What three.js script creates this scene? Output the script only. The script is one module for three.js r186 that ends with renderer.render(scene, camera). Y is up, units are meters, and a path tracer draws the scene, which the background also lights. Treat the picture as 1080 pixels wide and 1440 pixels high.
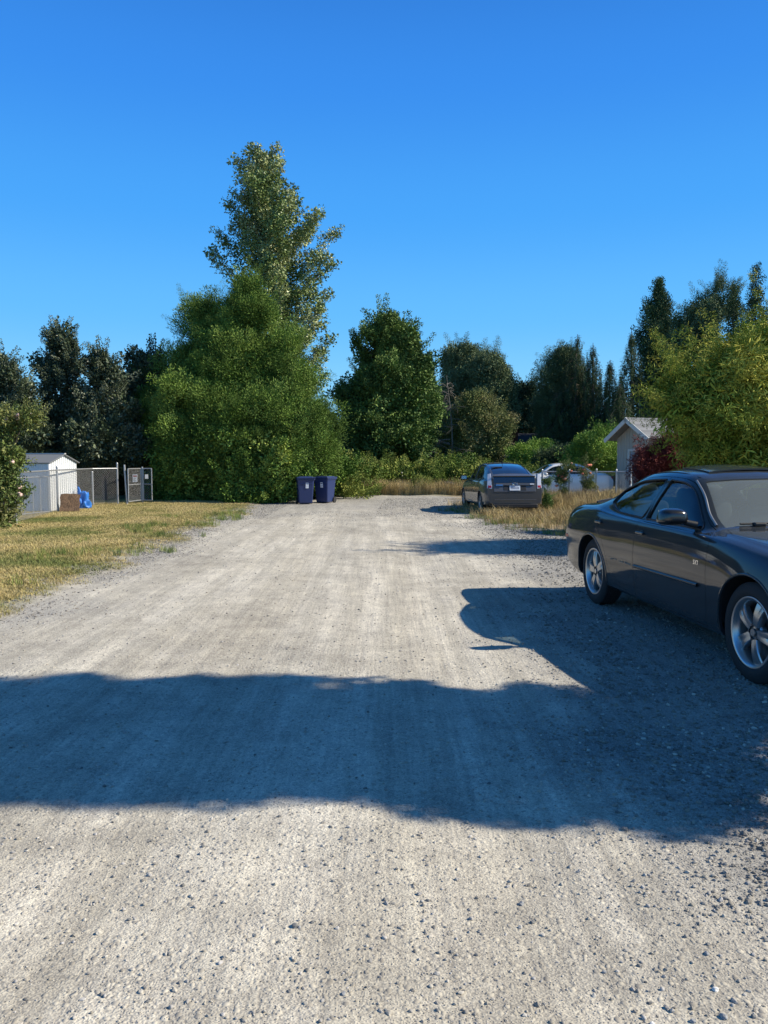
import * as THREE from 'three';
import { mergeGeometries, mergeVertices, toCreasedNormals } from 'three/addons/utils/BufferGeometryUtils.js';
import { RoundedBoxGeometry } from 'three/addons/geometries/RoundedBoxGeometry.js';
import { TextGeometry } from 'three/addons/geometries/TextGeometry.js';
import { FontLoader } from 'three/addons/loaders/FontLoader.js';
import { ImprovedNoise } from 'three/addons/math/ImprovedNoise.js';
import { Brush, Evaluator, SUBTRACTION, INTERSECTION } from 'three-bvh-csg';

// ------------------------------------------------------------------ camera, sky, sun, exposure
const scene = new THREE.Scene();
const EYE = 1.6, FPX = 1085, PITCH = Math.atan(75 / FPX);
const camera = new THREE.PerspectiveCamera(2 * Math.atan(720 / FPX) * 180 / Math.PI, 3 / 4, 0.1, 3000);
camera.position.set(0, EYE, 0);
camera.rotation.set(-PITCH, 0, 0);
camera.updateMatrixWorld();
const renderer = new THREE.WebGLRenderer({ antialias: true });
renderer.toneMapping = THREE.LinearToneMapping;
renderer.toneMappingExposure = 1.4;
renderer.shadowMap.enabled = true;
const SUN_EL = 36.5 * Math.PI / 180, SUN_AZ = -1 * Math.PI / 180;          // from the right, level with the picture plane
const sunDir = new THREE.Vector3(Math.cos(SUN_EL) * Math.cos(SUN_AZ), Math.sin(SUN_EL), -Math.cos(SUN_EL) * Math.sin(SUN_AZ));
const sun = new THREE.DirectionalLight(new THREE.Color().setRGB(1, 0.91, 0.755), 5);
sun.position.copy(sunDir).multiplyScalar(120); sun.target.position.set(0, 0, 0);
sun.castShadow = true; sun.shadow.mapSize.set(4096, 4096);
Object.assign(sun.shadow.camera, { left: -70, right: 70, top: 70, bottom: -70, near: 1, far: 300 });
scene.add(sun, sun.target);
{ // clear summer sky: air only, paler at the horizon, deeper towards the zenith
  const W = 512, H = 256, data = new Float32Array(W * H * 4);
  const stops = [[-90, .10, .12, .14], [-2, .20, .36, .46], [0, .30, .55, .71], [4, .20, .49, .74], [10, .10, .375, .74], [17, .052, .28, .70], [25, .032, .20, .62], [33, .022, .14, .48], [50, .022, .076, .19], [90, .020, .052, .105]];
  for (let j = 0; j < H; j++) {
    const el = ((j + .5) / H - .5) * 180;
    let k = 0; while (k < stops.length - 2 && el > stops[k + 1][0]) k++;
    const a = stops[k], b = stops[k + 1], t = Math.min(1, Math.max(0, (el - a[0]) / (b[0] - a[0]))), s = t * t * (3 - 2 * t) * .35 + t * .65;
    for (let i = 0; i < W; i++) { const o = (j * W + i) * 4; for (let c = 0; c < 3; c++) data[o + c] = a[c + 1] + (b[c + 1] - a[c + 1]) * s; data[o + 3] = 1; }
  }
  const tex = new THREE.DataTexture(data, W, H, THREE.RGBAFormat, THREE.FloatType);
  tex.mapping = THREE.EquirectangularReflectionMapping; tex.colorSpace = THREE.LinearSRGBColorSpace;
  tex.magFilter = tex.minFilter = THREE.LinearFilter; tex.needsUpdate = true;
  scene.background = tex; scene.environment = tex;
}

// ------------------------------------------------------------------ helpers
const V = (x, y, z) => new THREE.Vector3(x, y, z);
function rng(seed) { let a = seed >>> 0; return () => { a = (a + 0x6D2B79F5) | 0; let t = Math.imul(a ^ (a >>> 15), 1 | a); t = (t + Math.imul(t ^ (t >>> 7), 61 | t)) ^ t; return ((t ^ (t >>> 14)) >>> 0) / 4294967296; }; }
const pn = new ImprovedNoise();
const noise = (x, y = 0, z = 0) => pn.noise(x + 131.3, y + 57.7, z + 91.1);
const fbm = (x, y, z = 0, o = 4) => { let s = 0, a = .5, f = 1; for (let i = 0; i < o; i++) { s += a * noise(x * f, y * f, z * f + i * 7.3); a *= .5; f *= 2.03; } return s; };
const clamp = (v, a = 0, b = 1) => Math.min(b, Math.max(a, v));
const smooth = (a, b, v) => { const t = clamp((v - a) / (b - a)); return t * t * (3 - 2 * t); };
const lerp = (a, b, t) => a + (b - a) * t;
const rgb = (r, g, b) => new THREE.Color().setRGB(r, g, b);
// a pixel of the photograph as a direction; its distance comes from the ground it touches (G) or a depth in metres (P)
const cP = Math.cos(PITCH), sP = Math.sin(PITCH);
function ray(px, py) { const x = (px - 540) / FPX, y = -(py - 720) / FPX; return V(x, y * cP - sP, -(y * sP + cP)); }
function P(px, py, d) { const r = ray(px, py); return r.multiplyScalar(d / -r.z).add(V(0, EYE, 0)); }
function G(px, py, h = 0) { const r = ray(px, py); return r.multiplyScalar((h - EYE) / r.y).add(V(0, EYE, 0)); }
const used = {};
function numbered(n) { used[n] = (used[n] ?? -1) + 1; return used[n] ? `${n}_${String(used[n]).padStart(3, '0')}` : n; }
function shade(o) { o.traverse(c => { if (c.isMesh) { c.castShadow = c.receiveShadow = true; } }); }
function tag(o, label, category, group, kind) { Object.assign(o.userData, { label, category }); if (group) o.userData.group = group; if (kind) o.userData.kind = kind; return o; }
function thing(name, label, category, pos = V(0, 0, 0), turn = 0, group) {
  const o = new THREE.Group(); o.name = numbered(name); o.position.copy(pos); o.rotation.y = turn; tag(o, label, category, group); scene.add(o); return o;
}
function part(name, geo, mat, parent, pos, rot) {
  const m = new THREE.Mesh(geo, mat); m.name = name; m.castShadow = m.receiveShadow = true;
  if (pos) m.position.set(...pos); if (rot) m.rotation.set(...rot); parent.add(m); return m;
}
const mat = (r, g, b, roughness = .8, more = {}) => new THREE.MeshStandardMaterial({ color: rgb(r, g, b), roughness, ...more });
const phys = (r, g, b, roughness, more = {}) => new THREE.MeshPhysicalMaterial({ color: rgb(r, g, b), roughness, ...more });
const box = (w, h, d, x = 0, y = 0, z = 0) => new THREE.BoxGeometry(w, h, d).translate(x, y, z);
const rbox = (w, h, d, r, x = 0, y = 0, z = 0, s = 3) => new RoundedBoxGeometry(w, h, d, s, r).translate(x, y, z);
const cyl = (r0, r1, h, n = 12, x = 0, y = 0, z = 0) => new THREE.CylinderGeometry(r1, r0, h, n).translate(x, y, z);
function bar(a, b, r, n = 6, r2 = r) { // straight rod between two points
  const d = b.clone().sub(a), g = new THREE.CylinderGeometry(r2, r, d.length(), n, 1);
  g.applyQuaternion(new THREE.Quaternion().setFromUnitVectors(V(0, 1, 0), d.clone().normalize()));
  const m = a.clone().add(b).multiplyScalar(.5); return g.translate(m.x, m.y, m.z);
}
function limb(pts, r0, r1, sides = 6, segs = 8) { // tapered, bent stem
  const c = new THREE.CatmullRomCurve3(pts), pos = [], idx = [], nor = [], fr = c.computeFrenetFrames(segs, false);
  for (let i = 0; i <= segs; i++) {
    const t = i / segs, p = c.getPoint(t), r = lerp(r0, r1, Math.pow(t, .85));
    for (let k = 0; k < sides; k++) {
      const a = k / sides * Math.PI * 2, n = fr.normals[i].clone().multiplyScalar(Math.cos(a)).addScaledVector(fr.binormals[i], Math.sin(a));
      pos.push(p.x + n.x * r, p.y + n.y * r, p.z + n.z * r); nor.push(n.x, n.y, n.z);
      if (i < segs) { const a0 = i * sides + k, a1 = i * sides + (k + 1) % sides; idx.push(a0, a1, a0 + sides, a1, a1 + sides, a0 + sides); }
    }
  }
  const g = new THREE.BufferGeometry();
  g.setAttribute('position', new THREE.Float32BufferAttribute(pos, 3)); g.setAttribute('normal', new THREE.Float32BufferAttribute(nor, 3));
  g.setAttribute('uv', new THREE.Float32BufferAttribute(new Float32Array(pos.length / 3 * 2), 2)); g.setIndex(idx); return g;
}
const joined = list => mergeGeometries(list.map(g => { let q = g.index ? g.toNonIndexed() : g; for (const k of Object.keys(q.attributes)) if (!['position', 'normal', 'uv'].includes(k)) q.deleteAttribute(k); return q; }));
function canvasTex(w, h, draw, srgb = true) {
  const c = document.createElement('canvas'); c.width = w; c.height = h; draw(c.getContext('2d'), w, h);
  const t = new THREE.CanvasTexture(c); if (srgb) t.colorSpace = THREE.SRGBColorSpace; t.wrapS = t.wrapT = THREE.RepeatWrapping; t.magFilter = THREE.LinearFilter; return t;
}
// ------------------------------------------------------------------ ground
function along(list) { const s = [...list].sort((a, b) => a[0] - b[0]); return d => { if (d <= s[0][0]) return s[0][1]; for (let i = 1; i < s.length; i++) if (d <= s[i][0]) return lerp(s[i - 1][1], s[i][1], (d - s[i - 1][0]) / (s[i][0] - s[i - 1][0])); return s[s.length - 1][1]; }; }
const lawnEdge = along([[0, -4.6], [5, -4.4], ...[[0, 862], [60, 824], [130, 799], [200, 775], [262, 748], [330, 722], [350, 714]].map(([x, y]) => { const p = G(x, y); return [-p.z, p.x]; }), [40, -4.5]]);
const rightEdge = along([[0, 9], [9, 6], ...[[900, 770], [815, 752], [735, 742], [700, 731], [655, 722], [640, 705], [640, 700]].map(([x, y]) => { const p = G(x, y); return [-p.z, p.x]; })]);
const FAR_EDGE = -G(560, 697).z;                                              // where the tall dry grass begins
const edgeNoise = (x, z) => fbm(x * .7, z * .7, 3) * 1.3 + fbm(x * 3, z * 3, 5) * .35;
const lawnness = (x, z) => smooth(-.35, .35, lawnEdge(-z) - x + edgeNoise(x, z) * .8);
const vergeness = (x, z) => -z < 9.5 ? 0 : smooth(-.5, .5, x - rightEdge(-z) + edgeNoise(x, z) * 1.1);
const farness = (x, z) => smooth(-.5, .5, -z - FAR_EDGE - (x < -2.6 ? -3 : 0) + edgeNoise(x, z) * .9);
const looseness = (x, z) => { // how much loose crushed stone lies on the packed dust
  const d = -z, n = fbm(x * .55, z * .55, 11) * 1.6 + fbm(x * 2.1, z * 1.4, 4) * .5;
  const right = smooth(-.5, .9, x - (d < 5 ? lerp(1.75, .9, clamp((d - 2) / 2)) : lerp(.9, 1.9, clamp((d - 6) / 5))) + n);
  const left = smooth(1.1, 0, x - lawnEdge(d) + n * .5), far = smooth(17, 27, d + n * 4) * .75;
  return clamp(Math.max(right, left * .8, far));
};
const H = (x, z) => { const d = -z; return -.016 * (Math.exp(-(((x + 1.0) / .35) ** 2)) + Math.exp(-(((x - .55) / .35) ** 2))) * smooth(40, 10, d) + fbm(x * .45, z * .3, 8, 3) * .05 + noise(x * 3, z * 2.2, 2) * .007 + lawnness(x, z) * .05 + farness(x, z) * .06; };
{
  // colour: tan packed dust, wheel tracks rubbed pale, grey crushed stone at the sides, straw and soil under the grass
  const cols = 300, zs = []; for (const d of [-60, -25, -8, -2, 0]) zs.push(-d);
  for (let d = .8; d < 62; d *= 1.0125) zs.push(-d);
  for (let d = 64; d < 900; d *= 1.22) zs.push(-d);
  const pos = [], col = [], uv = [], idx = [];
  const mix = (a, b, t) => [lerp(a[0], b[0], t), lerp(a[1], b[1], t), lerp(a[2], b[2], t)];
  for (let j = 0; j < zs.length; j++) for (let i = 0; i < cols; i++) {
    const t = i / (cols - 1) * 2 - 1, z = zs[j], w = 7 + .95 * Math.max(-z, 0) + (z > 0 ? z : 0), x = (t * .45 + t * t * t * .55) * w * 1.25;
    pos.push(x, H(x, z), z); uv.push(x / 4.2, z / 4.2);
    let c = [.43, .40, .335];
    const bend = x + .0016 * z * z + .02 * z, streak = fbm(bend * 3.2, z * .12, 1) + .6 * fbm(bend * 9, z * .3, 6), patch = fbm(x * .5, z * .35, 9), fine = fbm(x * 2.6, z * 2.6, 13);
    c = mix(c, [.54, .505, .43], clamp(.35 + streak * 2.5));
    c = mix(c, [.315, .29, .24], clamp(patch * 1.5 + fine * .9 + .1));
    const l = looseness(x, z); c = mix(c, [.235, .232, .224], l * .8 + clamp(fine) * .15);
    const ver = vergeness(x, z); c = mix(c, mix([.34, .27, .16], [.20, .16, .10], clamp(.5 + fine * 2)), ver);
    const law = lawnness(x, z); c = mix(c, mix([.30, .24, .11], [.15, .16, .05], clamp(.45 + fine * 2.4)), law);
    const far = farness(x, z); c = mix(c, mix([.22, .19, .08], [.10, .11, .04], clamp(.5 + patch * 2)), far);
    col.push(c[0] / .62, c[1] / .62, c[2] / .62);
    if (i < cols - 1 && j < zs.length - 1) { const a = j * cols + i; idx.push(a, a + 1, a + cols, a + 1, a + cols + 1, a + cols); }
  }
  const g = new THREE.BufferGeometry();
  g.setAttribute('position', new THREE.Float32BufferAttribute(pos, 3)); g.setAttribute('color', new THREE.Float32BufferAttribute(col, 3)); g.setAttribute('uv', new THREE.Float32BufferAttribute(uv, 2));
  g.setIndex(idx); g.computeVertexNormals();
  // grit: one tile of 4.2 m, colour and relief of the same grains
  const N = 2048, h = new Float32Array(N * N), tone = new Float32Array(N * N), R = rng(5);
  const tile2 = (n, m, seed) => { const r = rng(seed), q = new Float32Array(n * m); for (let i = 0; i < q.length; i++) q[i] = r() * 2 - 1; return q; };
  for (const [n, ah, at, ny = n] of [[16, .03, .05], [48, .03, .06], [150, .03, .06], [400, .09, .08], [1024, .2, .2], [120, .10, .07, 5], [340, .10, .07, 14]]) { // the last two: scuff lines that run with the traffic
    const a = tile2(n, ny, n + ny + 3), s = n / N, sy = ny / N;
    for (let y = 0; y < N; y++) { const fy = y * sy, y0 = fy | 0, ty = fy - y0, r0 = (y0 % ny) * n, r1 = ((y0 + 1) % ny) * n;
      for (let x = 0; x < N; x++) { const fx = x * s, x0 = fx | 0, tx = fx - x0, x1 = (x0 + 1) % n;
        const v = (a[r0 + x0] * (1 - tx) + a[r0 + x1] * tx) * (1 - ty) + (a[r1 + x0] * (1 - tx) + a[r1 + x1] * tx) * ty;
        h[y * N + x] += v * ah; tone[y * N + x] += v * at; } }
  }
  for (let k = 0; k < 70000; k++) { // grains of 2 to 11 mm lying in the dust
    const cx = R() * N, cy = R() * N, r = .9 + Math.pow(R(), 5) * 5, a = R() * 6.28, e = .6 + R() * .4, ca = Math.cos(a), sa = Math.sin(a), dt = (R() - .6) * .46, m = Math.ceil(r + 1);
    for (let y = -m; y <= m; y++) for (let x = -m; x <= m; x++) {
      const u = (x * ca + y * sa) / r, v = (-x * sa + y * ca) / (r * e), q = u * u + v * v; if (q > 1) continue;
      const o = (((cy + y + N) | 0) % N) * N + (((cx + x + N) | 0) % N); h[o] = Math.max(h[o], .1 + (1 - q) * r * .11); tone[o] = lerp(tone[o], dt, .75);
    }
  }
  const cd = new Uint8Array(N * N * 4), hd = new Uint8Array(N * N * 4);
  for (let i = 0; i < N * N; i++) {
    const v = clamp(.81 + tone[i] * .62, .05, 1) * 255; cd[i * 4] = v; cd[i * 4 + 1] = v * .995; cd[i * 4 + 2] = v * (.985 - tone[i] * .05); cd[i * 4 + 3] = 255;
    const b = clamp(.35 + h[i] * .75) * 255; hd[i * 4] = hd[i * 4 + 1] = hd[i * 4 + 2] = b; hd[i * 4 + 3] = 255;
  }
  const mk = (d, s) => { const t = new THREE.DataTexture(d, N, N); t.wrapS = t.wrapT = THREE.RepeatWrapping; t.magFilter = THREE.LinearFilter; t.minFilter = THREE.LinearMipmapLinearFilter; t.generateMipmaps = true; if (s) t.colorSpace = THREE.SRGBColorSpace; t.needsUpdate = true; return t; };
  const m = new THREE.MeshStandardMaterial({ vertexColors: true, map: mk(cd, true), bumpMap: mk(hd, false), bumpScale: .0075, roughness: .95 });
  const o = new THREE.Mesh(g, m); o.name = 'gravel_ground'; o.receiveShadow = o.castShadow = true; o.userData.kind = 'structure'; scene.add(o);
}
// ------------------------------------------------------------------ loose stones
function pebbleGeo(seed, detail = 1) {
  const g = mergeVertices(new THREE.IcosahedronGeometry(1, detail).deleteAttribute('normal').deleteAttribute('uv')), p = g.attributes.position, s = seed * 3.7;
  for (let i = 0; i < p.count; i++) {
    const v = V().fromBufferAttribute(p, i), k = 1 + .42 * noise(v.x * 1.1 + s, v.y * 1.1, v.z * 1.1) + .2 * noise(v.x * 2.6, v.y * 2.6 + s, v.z * 2.6);
    v.multiplyScalar(k); v.y *= .66; v.z *= .82; if (seed % 2) v.x = Math.min(v.x, .62); p.setXYZ(i, v.x, v.y, v.z);
  }
  let q = g; if (seed % 3) q = g.toNonIndexed(); q.computeVertexNormals();
  q.setAttribute('uv', new THREE.Float32BufferAttribute(new Float32Array(q.attributes.position.count * 2), 2)); return q;
}
const stoneMat = new THREE.MeshStandardMaterial({ color: 0xffffff, roughness: .9 });
{
  const R = rng(77), q = new THREE.Quaternion(), M = new THREE.Matrix4();
  const sets = [[], [], [], []];
  const add = (x, z, s) => {
    const y = H(x, z) + s * (.05 + R() * .3);
    M.compose(V(x, y, z), q.setFromEuler(new THREE.Euler((R() - .5) * .9, R() * 6.28, (R() - .5) * .9)), V(s * (.8 + R() * .6), s * (.7 + R() * .5), s * (.8 + R() * .4)));
    const t = R(), tan = R(), b = (.24 + R() * .24) * lerp(1, .52, looseness(x, z));
    const c = t < .04 ? [.14, .138, .132] : t < .09 ? [.48, .45, .39] : [b, b * (.96 - tan * .05), b * (.92 - tan * .18)];
    sets[(R() * 4) | 0].push([M.clone(), c]);
  };
  // density follows the loose-stone patches, and the stones that count in the picture follow distance
  for (let k = 0; k < 330000; k++) {
    const d = 1.7 * Math.pow(13.5, R()), half = .62 * d + .8, x = (R() * 2 - 1) * half, z = -d;
    if (lawnness(x, z) > .75 || vergeness(x, z) > .8) continue;
    const l = looseness(x, z), cl = .5 + .9 * noise(x * 1.7, z * 1.7, 21) + .5 * noise(x * 6, z * 6, 4), pr = clamp(.05 + .12 * clamp(cl) + l * (.5 + .6 * clamp(cl)));
    if (R() > pr * .85) continue;
    add(x, z, (.0023 + Math.pow(R(), 4.6) * (.0065 + .004 * l)) * (1 + d * .05));
  }
  for (let k = 0; k < 60000; k++) { // fine chips on the dust close by
    const d = 1.8 + R() * 4.2, x = (R() * 2 - 1) * (.6 * d + .5), z = -d; if (R() > .25 + .9 * clamp(noise(x * 2.3, z * 2.3, 9) + .5 * noise(x * .8, z * .8, 19))) continue; add(x, z, .0016 + R() * R() * .0022);
  }
  for (let k = 0; k < 30000; k++) { // margin of crushed stone beyond, and the strip beside the lawn
    const d = 9 + R() * 22, left = R() < .5, x = left ? lawnEdge(d) + R() * 1.4 - .3 : rightEdge(d) - R() * 3.2 + .5, z = -d;
    if (R() > looseness(x, z)) continue; add(x, z, .007 + R() * R() * .014);
  }
  sets.forEach((s, i) => {
    const im = new THREE.InstancedMesh(pebbleGeo(i + 1, i ? 0 : 1), stoneMat, s.length);
    s.forEach(([m, c], k) => { im.setMatrixAt(k, m); im.setColorAt(k, rgb(...c)); });
    im.name = numbered('loose_gravel'); im.castShadow = im.receiveShadow = true; tag(im, 'small crushed gravel scattered over the packed drive', 'gravel', 'loose gravel on the drive', 'stuff'); scene.add(im);
  });
  // the stones one can pick out one by one
  const big = [[415, 1306, 11, 0], [439, 1300, 6, 0], [467, 1302, 6, 0], [541, 1265, 7, 0], [602, 1264, 6, 0], [733, 1262, 9, 1], [749, 1288, 8, 0], [635, 1336, 7, 0], [676, 1200, 6, 2], [582, 1176, 6, 2], [286, 1190, 6, 0], [480, 1182, 6, 1], [198, 1393, 8, 2], [208, 1407, 7, 0], [252, 1381, 6, 0], [483, 1398, 7, 1], [407, 1395, 6, 0], [138, 1309, 9, 2], [182, 1291, 6, 0], [66, 1316, 6, 0], [238, 1340, 7, 0], [392, 1327, 6, 0], [421, 1307, 5, 1], [1006, 1386, 9, 3], [1018, 1424, 11, 1], [974, 1428, 9, 1], [1060, 1424, 8, 0], [917, 1430, 8, 3], [850, 1358, 6, 1], [994, 1337, 8, 1], [995, 1324, 6, 0], [667, 1421, 6, 0], [588, 1418, 5, 0], [899, 1350, 6, 0], [878, 1162, 9, 0], [393, 1150, 6, 0], [28, 1437, 8, 2], [615, 1417, 6, 0], [717, 1231, 7, 2], [814, 1219, 6, 1], [977, 1301, 5, 0], [860, 1395, 5, 0]];
  const geos = [pebbleGeo(1, 2), pebbleGeo(2, 2), pebbleGeo(4, 2), pebbleGeo(5, 2)];
  const kinds = [['dark grey broken stone lying loose on the packed dust', [.19, .188, .18]], ['blue grey rounded stone lying loose on the packed dust', [.28, .285, .29]], ['pale tan stone half sunk in the packed dust', [.46, .43, .37]], ['white rounded stone lying on the packed dust', [.66, .65, .62]]];
  const mats = kinds.map(k => mat(...k[1], .88));
  for (const [x, y, s, k] of big) {
    const p = G(x, y), r = s * .5 * -p.z / FPX * 1.05, m = new THREE.Mesh(geos[(R() * 4) | 0], mats[k]);
    m.name = numbered('stone'); m.castShadow = m.receiveShadow = true; m.position.set(p.x, H(p.x, p.z) + r * .28, p.z); m.scale.set(r, r * (.8 + R() * .3), r * .95); m.rotation.set((R() - .5) * .5, R() * 6.28, (R() - .5) * .5);
    tag(m, kinds[k][0], 'stone', 'single stones lying on the drive'); scene.add(m);
  }
}
// ------------------------------------------------------------------ plants
// a clump is a spray of leaf-sized folded faces, about one metre across at scale 1 (leaf sizes are in metres at that scale)
function clumpGeo(seed, n, L, W, o = {}) {
  const R = rng(seed), pos = [], idx = [], { flat = 1, long = 1, hang = 0, up = 0, out = .4 } = o;
  for (let i = 0; i < n; i++) {
    const d = V(R() * 2 - 1, R() * 2 - 1, R() * 2 - 1); if (d.lengthSq() > 1) { i--; continue; }
    const c = V(d.x * .5, d.y * .5 * flat, d.z * .5 * (o.narrow ?? 1)); if (hang) { c.y = -Math.pow(R(), .8) * long; c.x *= .45 * (1 - .55 * -c.y / long); c.z *= .45 * (1 - .55 * -c.y / long); } else c.y *= long;
    const dir = V(R() * 2 - 1, R() * 2 - 1, R() * 2 - 1).normalize().multiplyScalar(1 - out).addScaledVector(d.clone().normalize(), out); dir.y += up - hang; dir.normalize();
    const s = V(R() - .5, R() - .5, R() - .5).cross(dir).normalize(), nn = dir.clone().cross(s), l = L * (.65 + R() * .6), w = W * (.65 + R() * .6) * .5, b = pos.length / 3;
    const m = c.clone().addScaledVector(dir, l * .42), t = c.clone().addScaledVector(dir, l).addScaledVector(nn, -l * .15);
    for (const v of [c, m.clone().addScaledVector(s, w).addScaledVector(nn, w * .35), t, m.clone().addScaledVector(s, -w).addScaledVector(nn, w * .35)]) pos.push(v.x, v.y, v.z);
    idx.push(b, b + 1, b + 2, b, b + 2, b + 3);
  }
  const g = new THREE.BufferGeometry(); g.setAttribute('position', new THREE.Float32BufferAttribute(pos, 3)); g.setIndex(idx); g.computeVertexNormals();
  g.setAttribute('uv', new THREE.Float32BufferAttribute(new Float32Array(pos.length / 3 * 2), 2)); return g;
}
const leafMat = new THREE.MeshPhysicalMaterial({ color: 0xffffff, roughness: .75, side: THREE.DoubleSide, specularIntensity: .35 });
const glossLeaf = new THREE.MeshPhysicalMaterial({ color: 0xffffff, roughness: .42, side: THREE.DoubleSide, specularIntensity: .6 });
const strawMat = new THREE.MeshStandardMaterial({ color: 0xffffff, roughness: .85, side: THREE.DoubleSide });
const bark = (r, g, b, seed) => new THREE.MeshStandardMaterial({ color: rgb(r, g, b), roughness: .95, map: canvasTex(64, 64, (c, w) => { const R = rng(seed); for (let i = 0; i < w; i++) for (let j = 0; j < w; j++) { const v = 150 + R() * 105; c.fillStyle = `rgb(${v | 0},${v | 0},${v | 0})`; c.fillRect(i, j, 1, 1 + R() * 3); } }) });
const BARK = bark(.16, .13, .10, 3), PALEBARK = bark(.34, .31, .26, 4), DEADBARK = bark(.30, .27, .24, 5);
const CL = {
  willow: clumpGeo(1, 80, .17, .05, { up: .5 }), birch: clumpGeo(2, 60, .17, .1, {}), broad: clumpGeo(3, 34, .30, .19, { hang: 0, flat: .8 }), maple: clumpGeo(4, 46, .24, .15, {}),
  bramble: clumpGeo(5, 36, .24, .16, { flat: .8, up: .25 }), fir: clumpGeo(6, 90, .24, .045, { flat: .35 }), cedar: clumpGeo(7, 110, .20, .045, { hang: .9, long: 1.3 }), poplar: clumpGeo(8, 56, .2, .14, { long: 1.35, up: .5 }),
  bamboo: clumpGeo(9, 46, .34, .06, { up: -.15 }), rose: clumpGeo(10, 40, .2, .12, {}), laceleaf: clumpGeo(11, 70, .24, .05, { up: -.4 }), cotton: clumpGeo(12, 40, .2, .16, { up: -.1 }), shrub: clumpGeo(13, 60, .2, .08, { up: .4 }),
  far: clumpGeo(14, 46, .3, .2, {}), hedge: clumpGeo(15, 60, .26, .15, {}),
};
const UP = V(0, 1, 0);
function place(name, list, geo, m, parent) { // list: [matrix, colour]
  const im = new THREE.InstancedMesh(geo, m, list.length); list.forEach(([M, c], k) => { im.setMatrixAt(k, M); im.setColorAt(k, c); });
  im.name = name; im.castShadow = im.receiveShadow = true; im.userData.kind = 'stuff'; parent.add(im); return im;
}
function tint(pal, R, v) { const t = clamp(v) * (pal.length - 1), k = Math.min(pal.length - 2, t | 0), f = t - k, j = .75 + R() * .5; return rgb(lerp(pal[k][0], pal[k + 1][0], f) * j, lerp(pal[k][1], pal[k + 1][1], f) * j, lerp(pal[k][2], pal[k + 1][2], f) * j * (.85 + R() * .3)); }
const _q = new THREE.Quaternion(), _q2 = new THREE.Quaternion();
function lobeClumps(base, R, lobes, o) { // sprays gathered in clusters on the lobes, with gaps between, and a looser core
  const out = [], wts = lobes.map(l => (l.r[0] * l.r[1] + l.r[1] * l.r[2] + l.r[0] * l.r[2]) * (l.w ?? 1)), tot = wts.reduce((a, b) => a + b, 0), s0 = R() * 50, cen = [];
  let guard = 0; const nC = Math.max(8, Math.round(o.n / (o.per ?? 15)));
  while (cen.length < nC && guard++ < nC * 12) {
    let k = 0, u = R() * tot; while (u > wts[k] && k < lobes.length - 1) u -= wts[k++];
    const l = lobes[k], d = V(R() * 2 - 1, R() * 2 - 1, R() * 2 - 1); if (d.lengthSq() > 1 || d.lengthSq() < .01) continue; d.normalize();
    const rad = lerp(o.inner ?? .4, 1, Math.sqrt(R())), bump = 1 + (o.rough ?? .22) * (noise(d.x * 2.2 + k * 3 + s0, d.y * 2.2, d.z * 2.2) + .6 * noise(d.x * 5 + k + s0, d.y * 5, d.z * 5));
    const p = l.c.clone().add(V(d.x * l.r[0], d.y * l.r[1], d.z * l.r[2]).multiplyScalar(rad * bump));
    if (p.y < (o.minY ?? .15)) continue;
    if (noise(p.x * (o.gf ?? .9) + s0, p.y * (o.gf ?? .9), p.z * (o.gf ?? .9)) < (o.gap ?? -.28) && R() < .9) continue;
    cen.push([p, d, .5 + .7 * noise(p.x * .7, p.y * .7, p.z * .7 + s0) + (R() - .5) * .8, .6 + R() * .8]);
  }
  const g3 = () => R() + R() + R() - 1.5;
  for (let i = 0; i < o.n; i++) {
    const [c, d, tone, w] = cen[(R() * cen.length) | 0], sp = o.size * (o.clus ?? .8) * w, p = c.clone().add(V(g3() * sp, g3() * sp * .8, g3() * sp)); if (p.y < (o.minY ?? .15)) continue;
    const sc = o.size * (.55 + R() * .7);
    if (o.hang) _q.setFromAxisAngle(UP, R() * 6.28); else { const dir = d.clone().add(V((R() - .5) * .6, o.lift ?? .5, (R() - .5) * .6)).normalize(); _q.setFromUnitVectors(UP, dir).multiply(_q2.setFromAxisAngle(UP, R() * 6.28)); }
    out.push([new THREE.Matrix4().compose(p.sub(base), _q, V(sc, sc, sc)), tint(o.pal, R, tone + (R() - .5) * .5)]);
  }
  const ns = o.shoots ?? 20, sl = o.shootLen ?? 1.35 * o.size; // sprays that break the outline
  lobes.forEach((l, k) => { for (let i = 0; i < ns; i++) {
    const d = V(R() * 2 - 1, R() * 1.5 - .5, R() * 2 - 1).normalize(), p = l.c.clone().add(V(d.x * l.r[0], d.y * l.r[1], d.z * l.r[2]).multiplyScalar(.88)), dir = d.clone().multiplyScalar(.8).add(V((R() - .5) * .7, (o.lift ?? .5) * 1.2, (R() - .5) * .7)).normalize(), len = sl * (.4 + R() * 1.1), col = .5 + (R() - .5);
    _q.setFromUnitVectors(UP, dir).multiply(_q2.setFromAxisAngle(UP, R() * 6.28)); const qq = o.hang ? new THREE.Quaternion() : _q.clone();
    for (let j = 0; j < 5; j++) { const sc = o.size * lerp(.8, .4, j / 4) * (.8 + R() * .4), q = p.clone().addScaledVector(dir, len * j / 4); if (q.y < (o.minY ?? .15)) continue; out.push([new THREE.Matrix4().compose(q.sub(base), qq, V(sc, sc * 1.2, sc)), tint(o.pal, R, col + (R() - .5) * .4)]); }
  } });
  return out;
}
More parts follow.
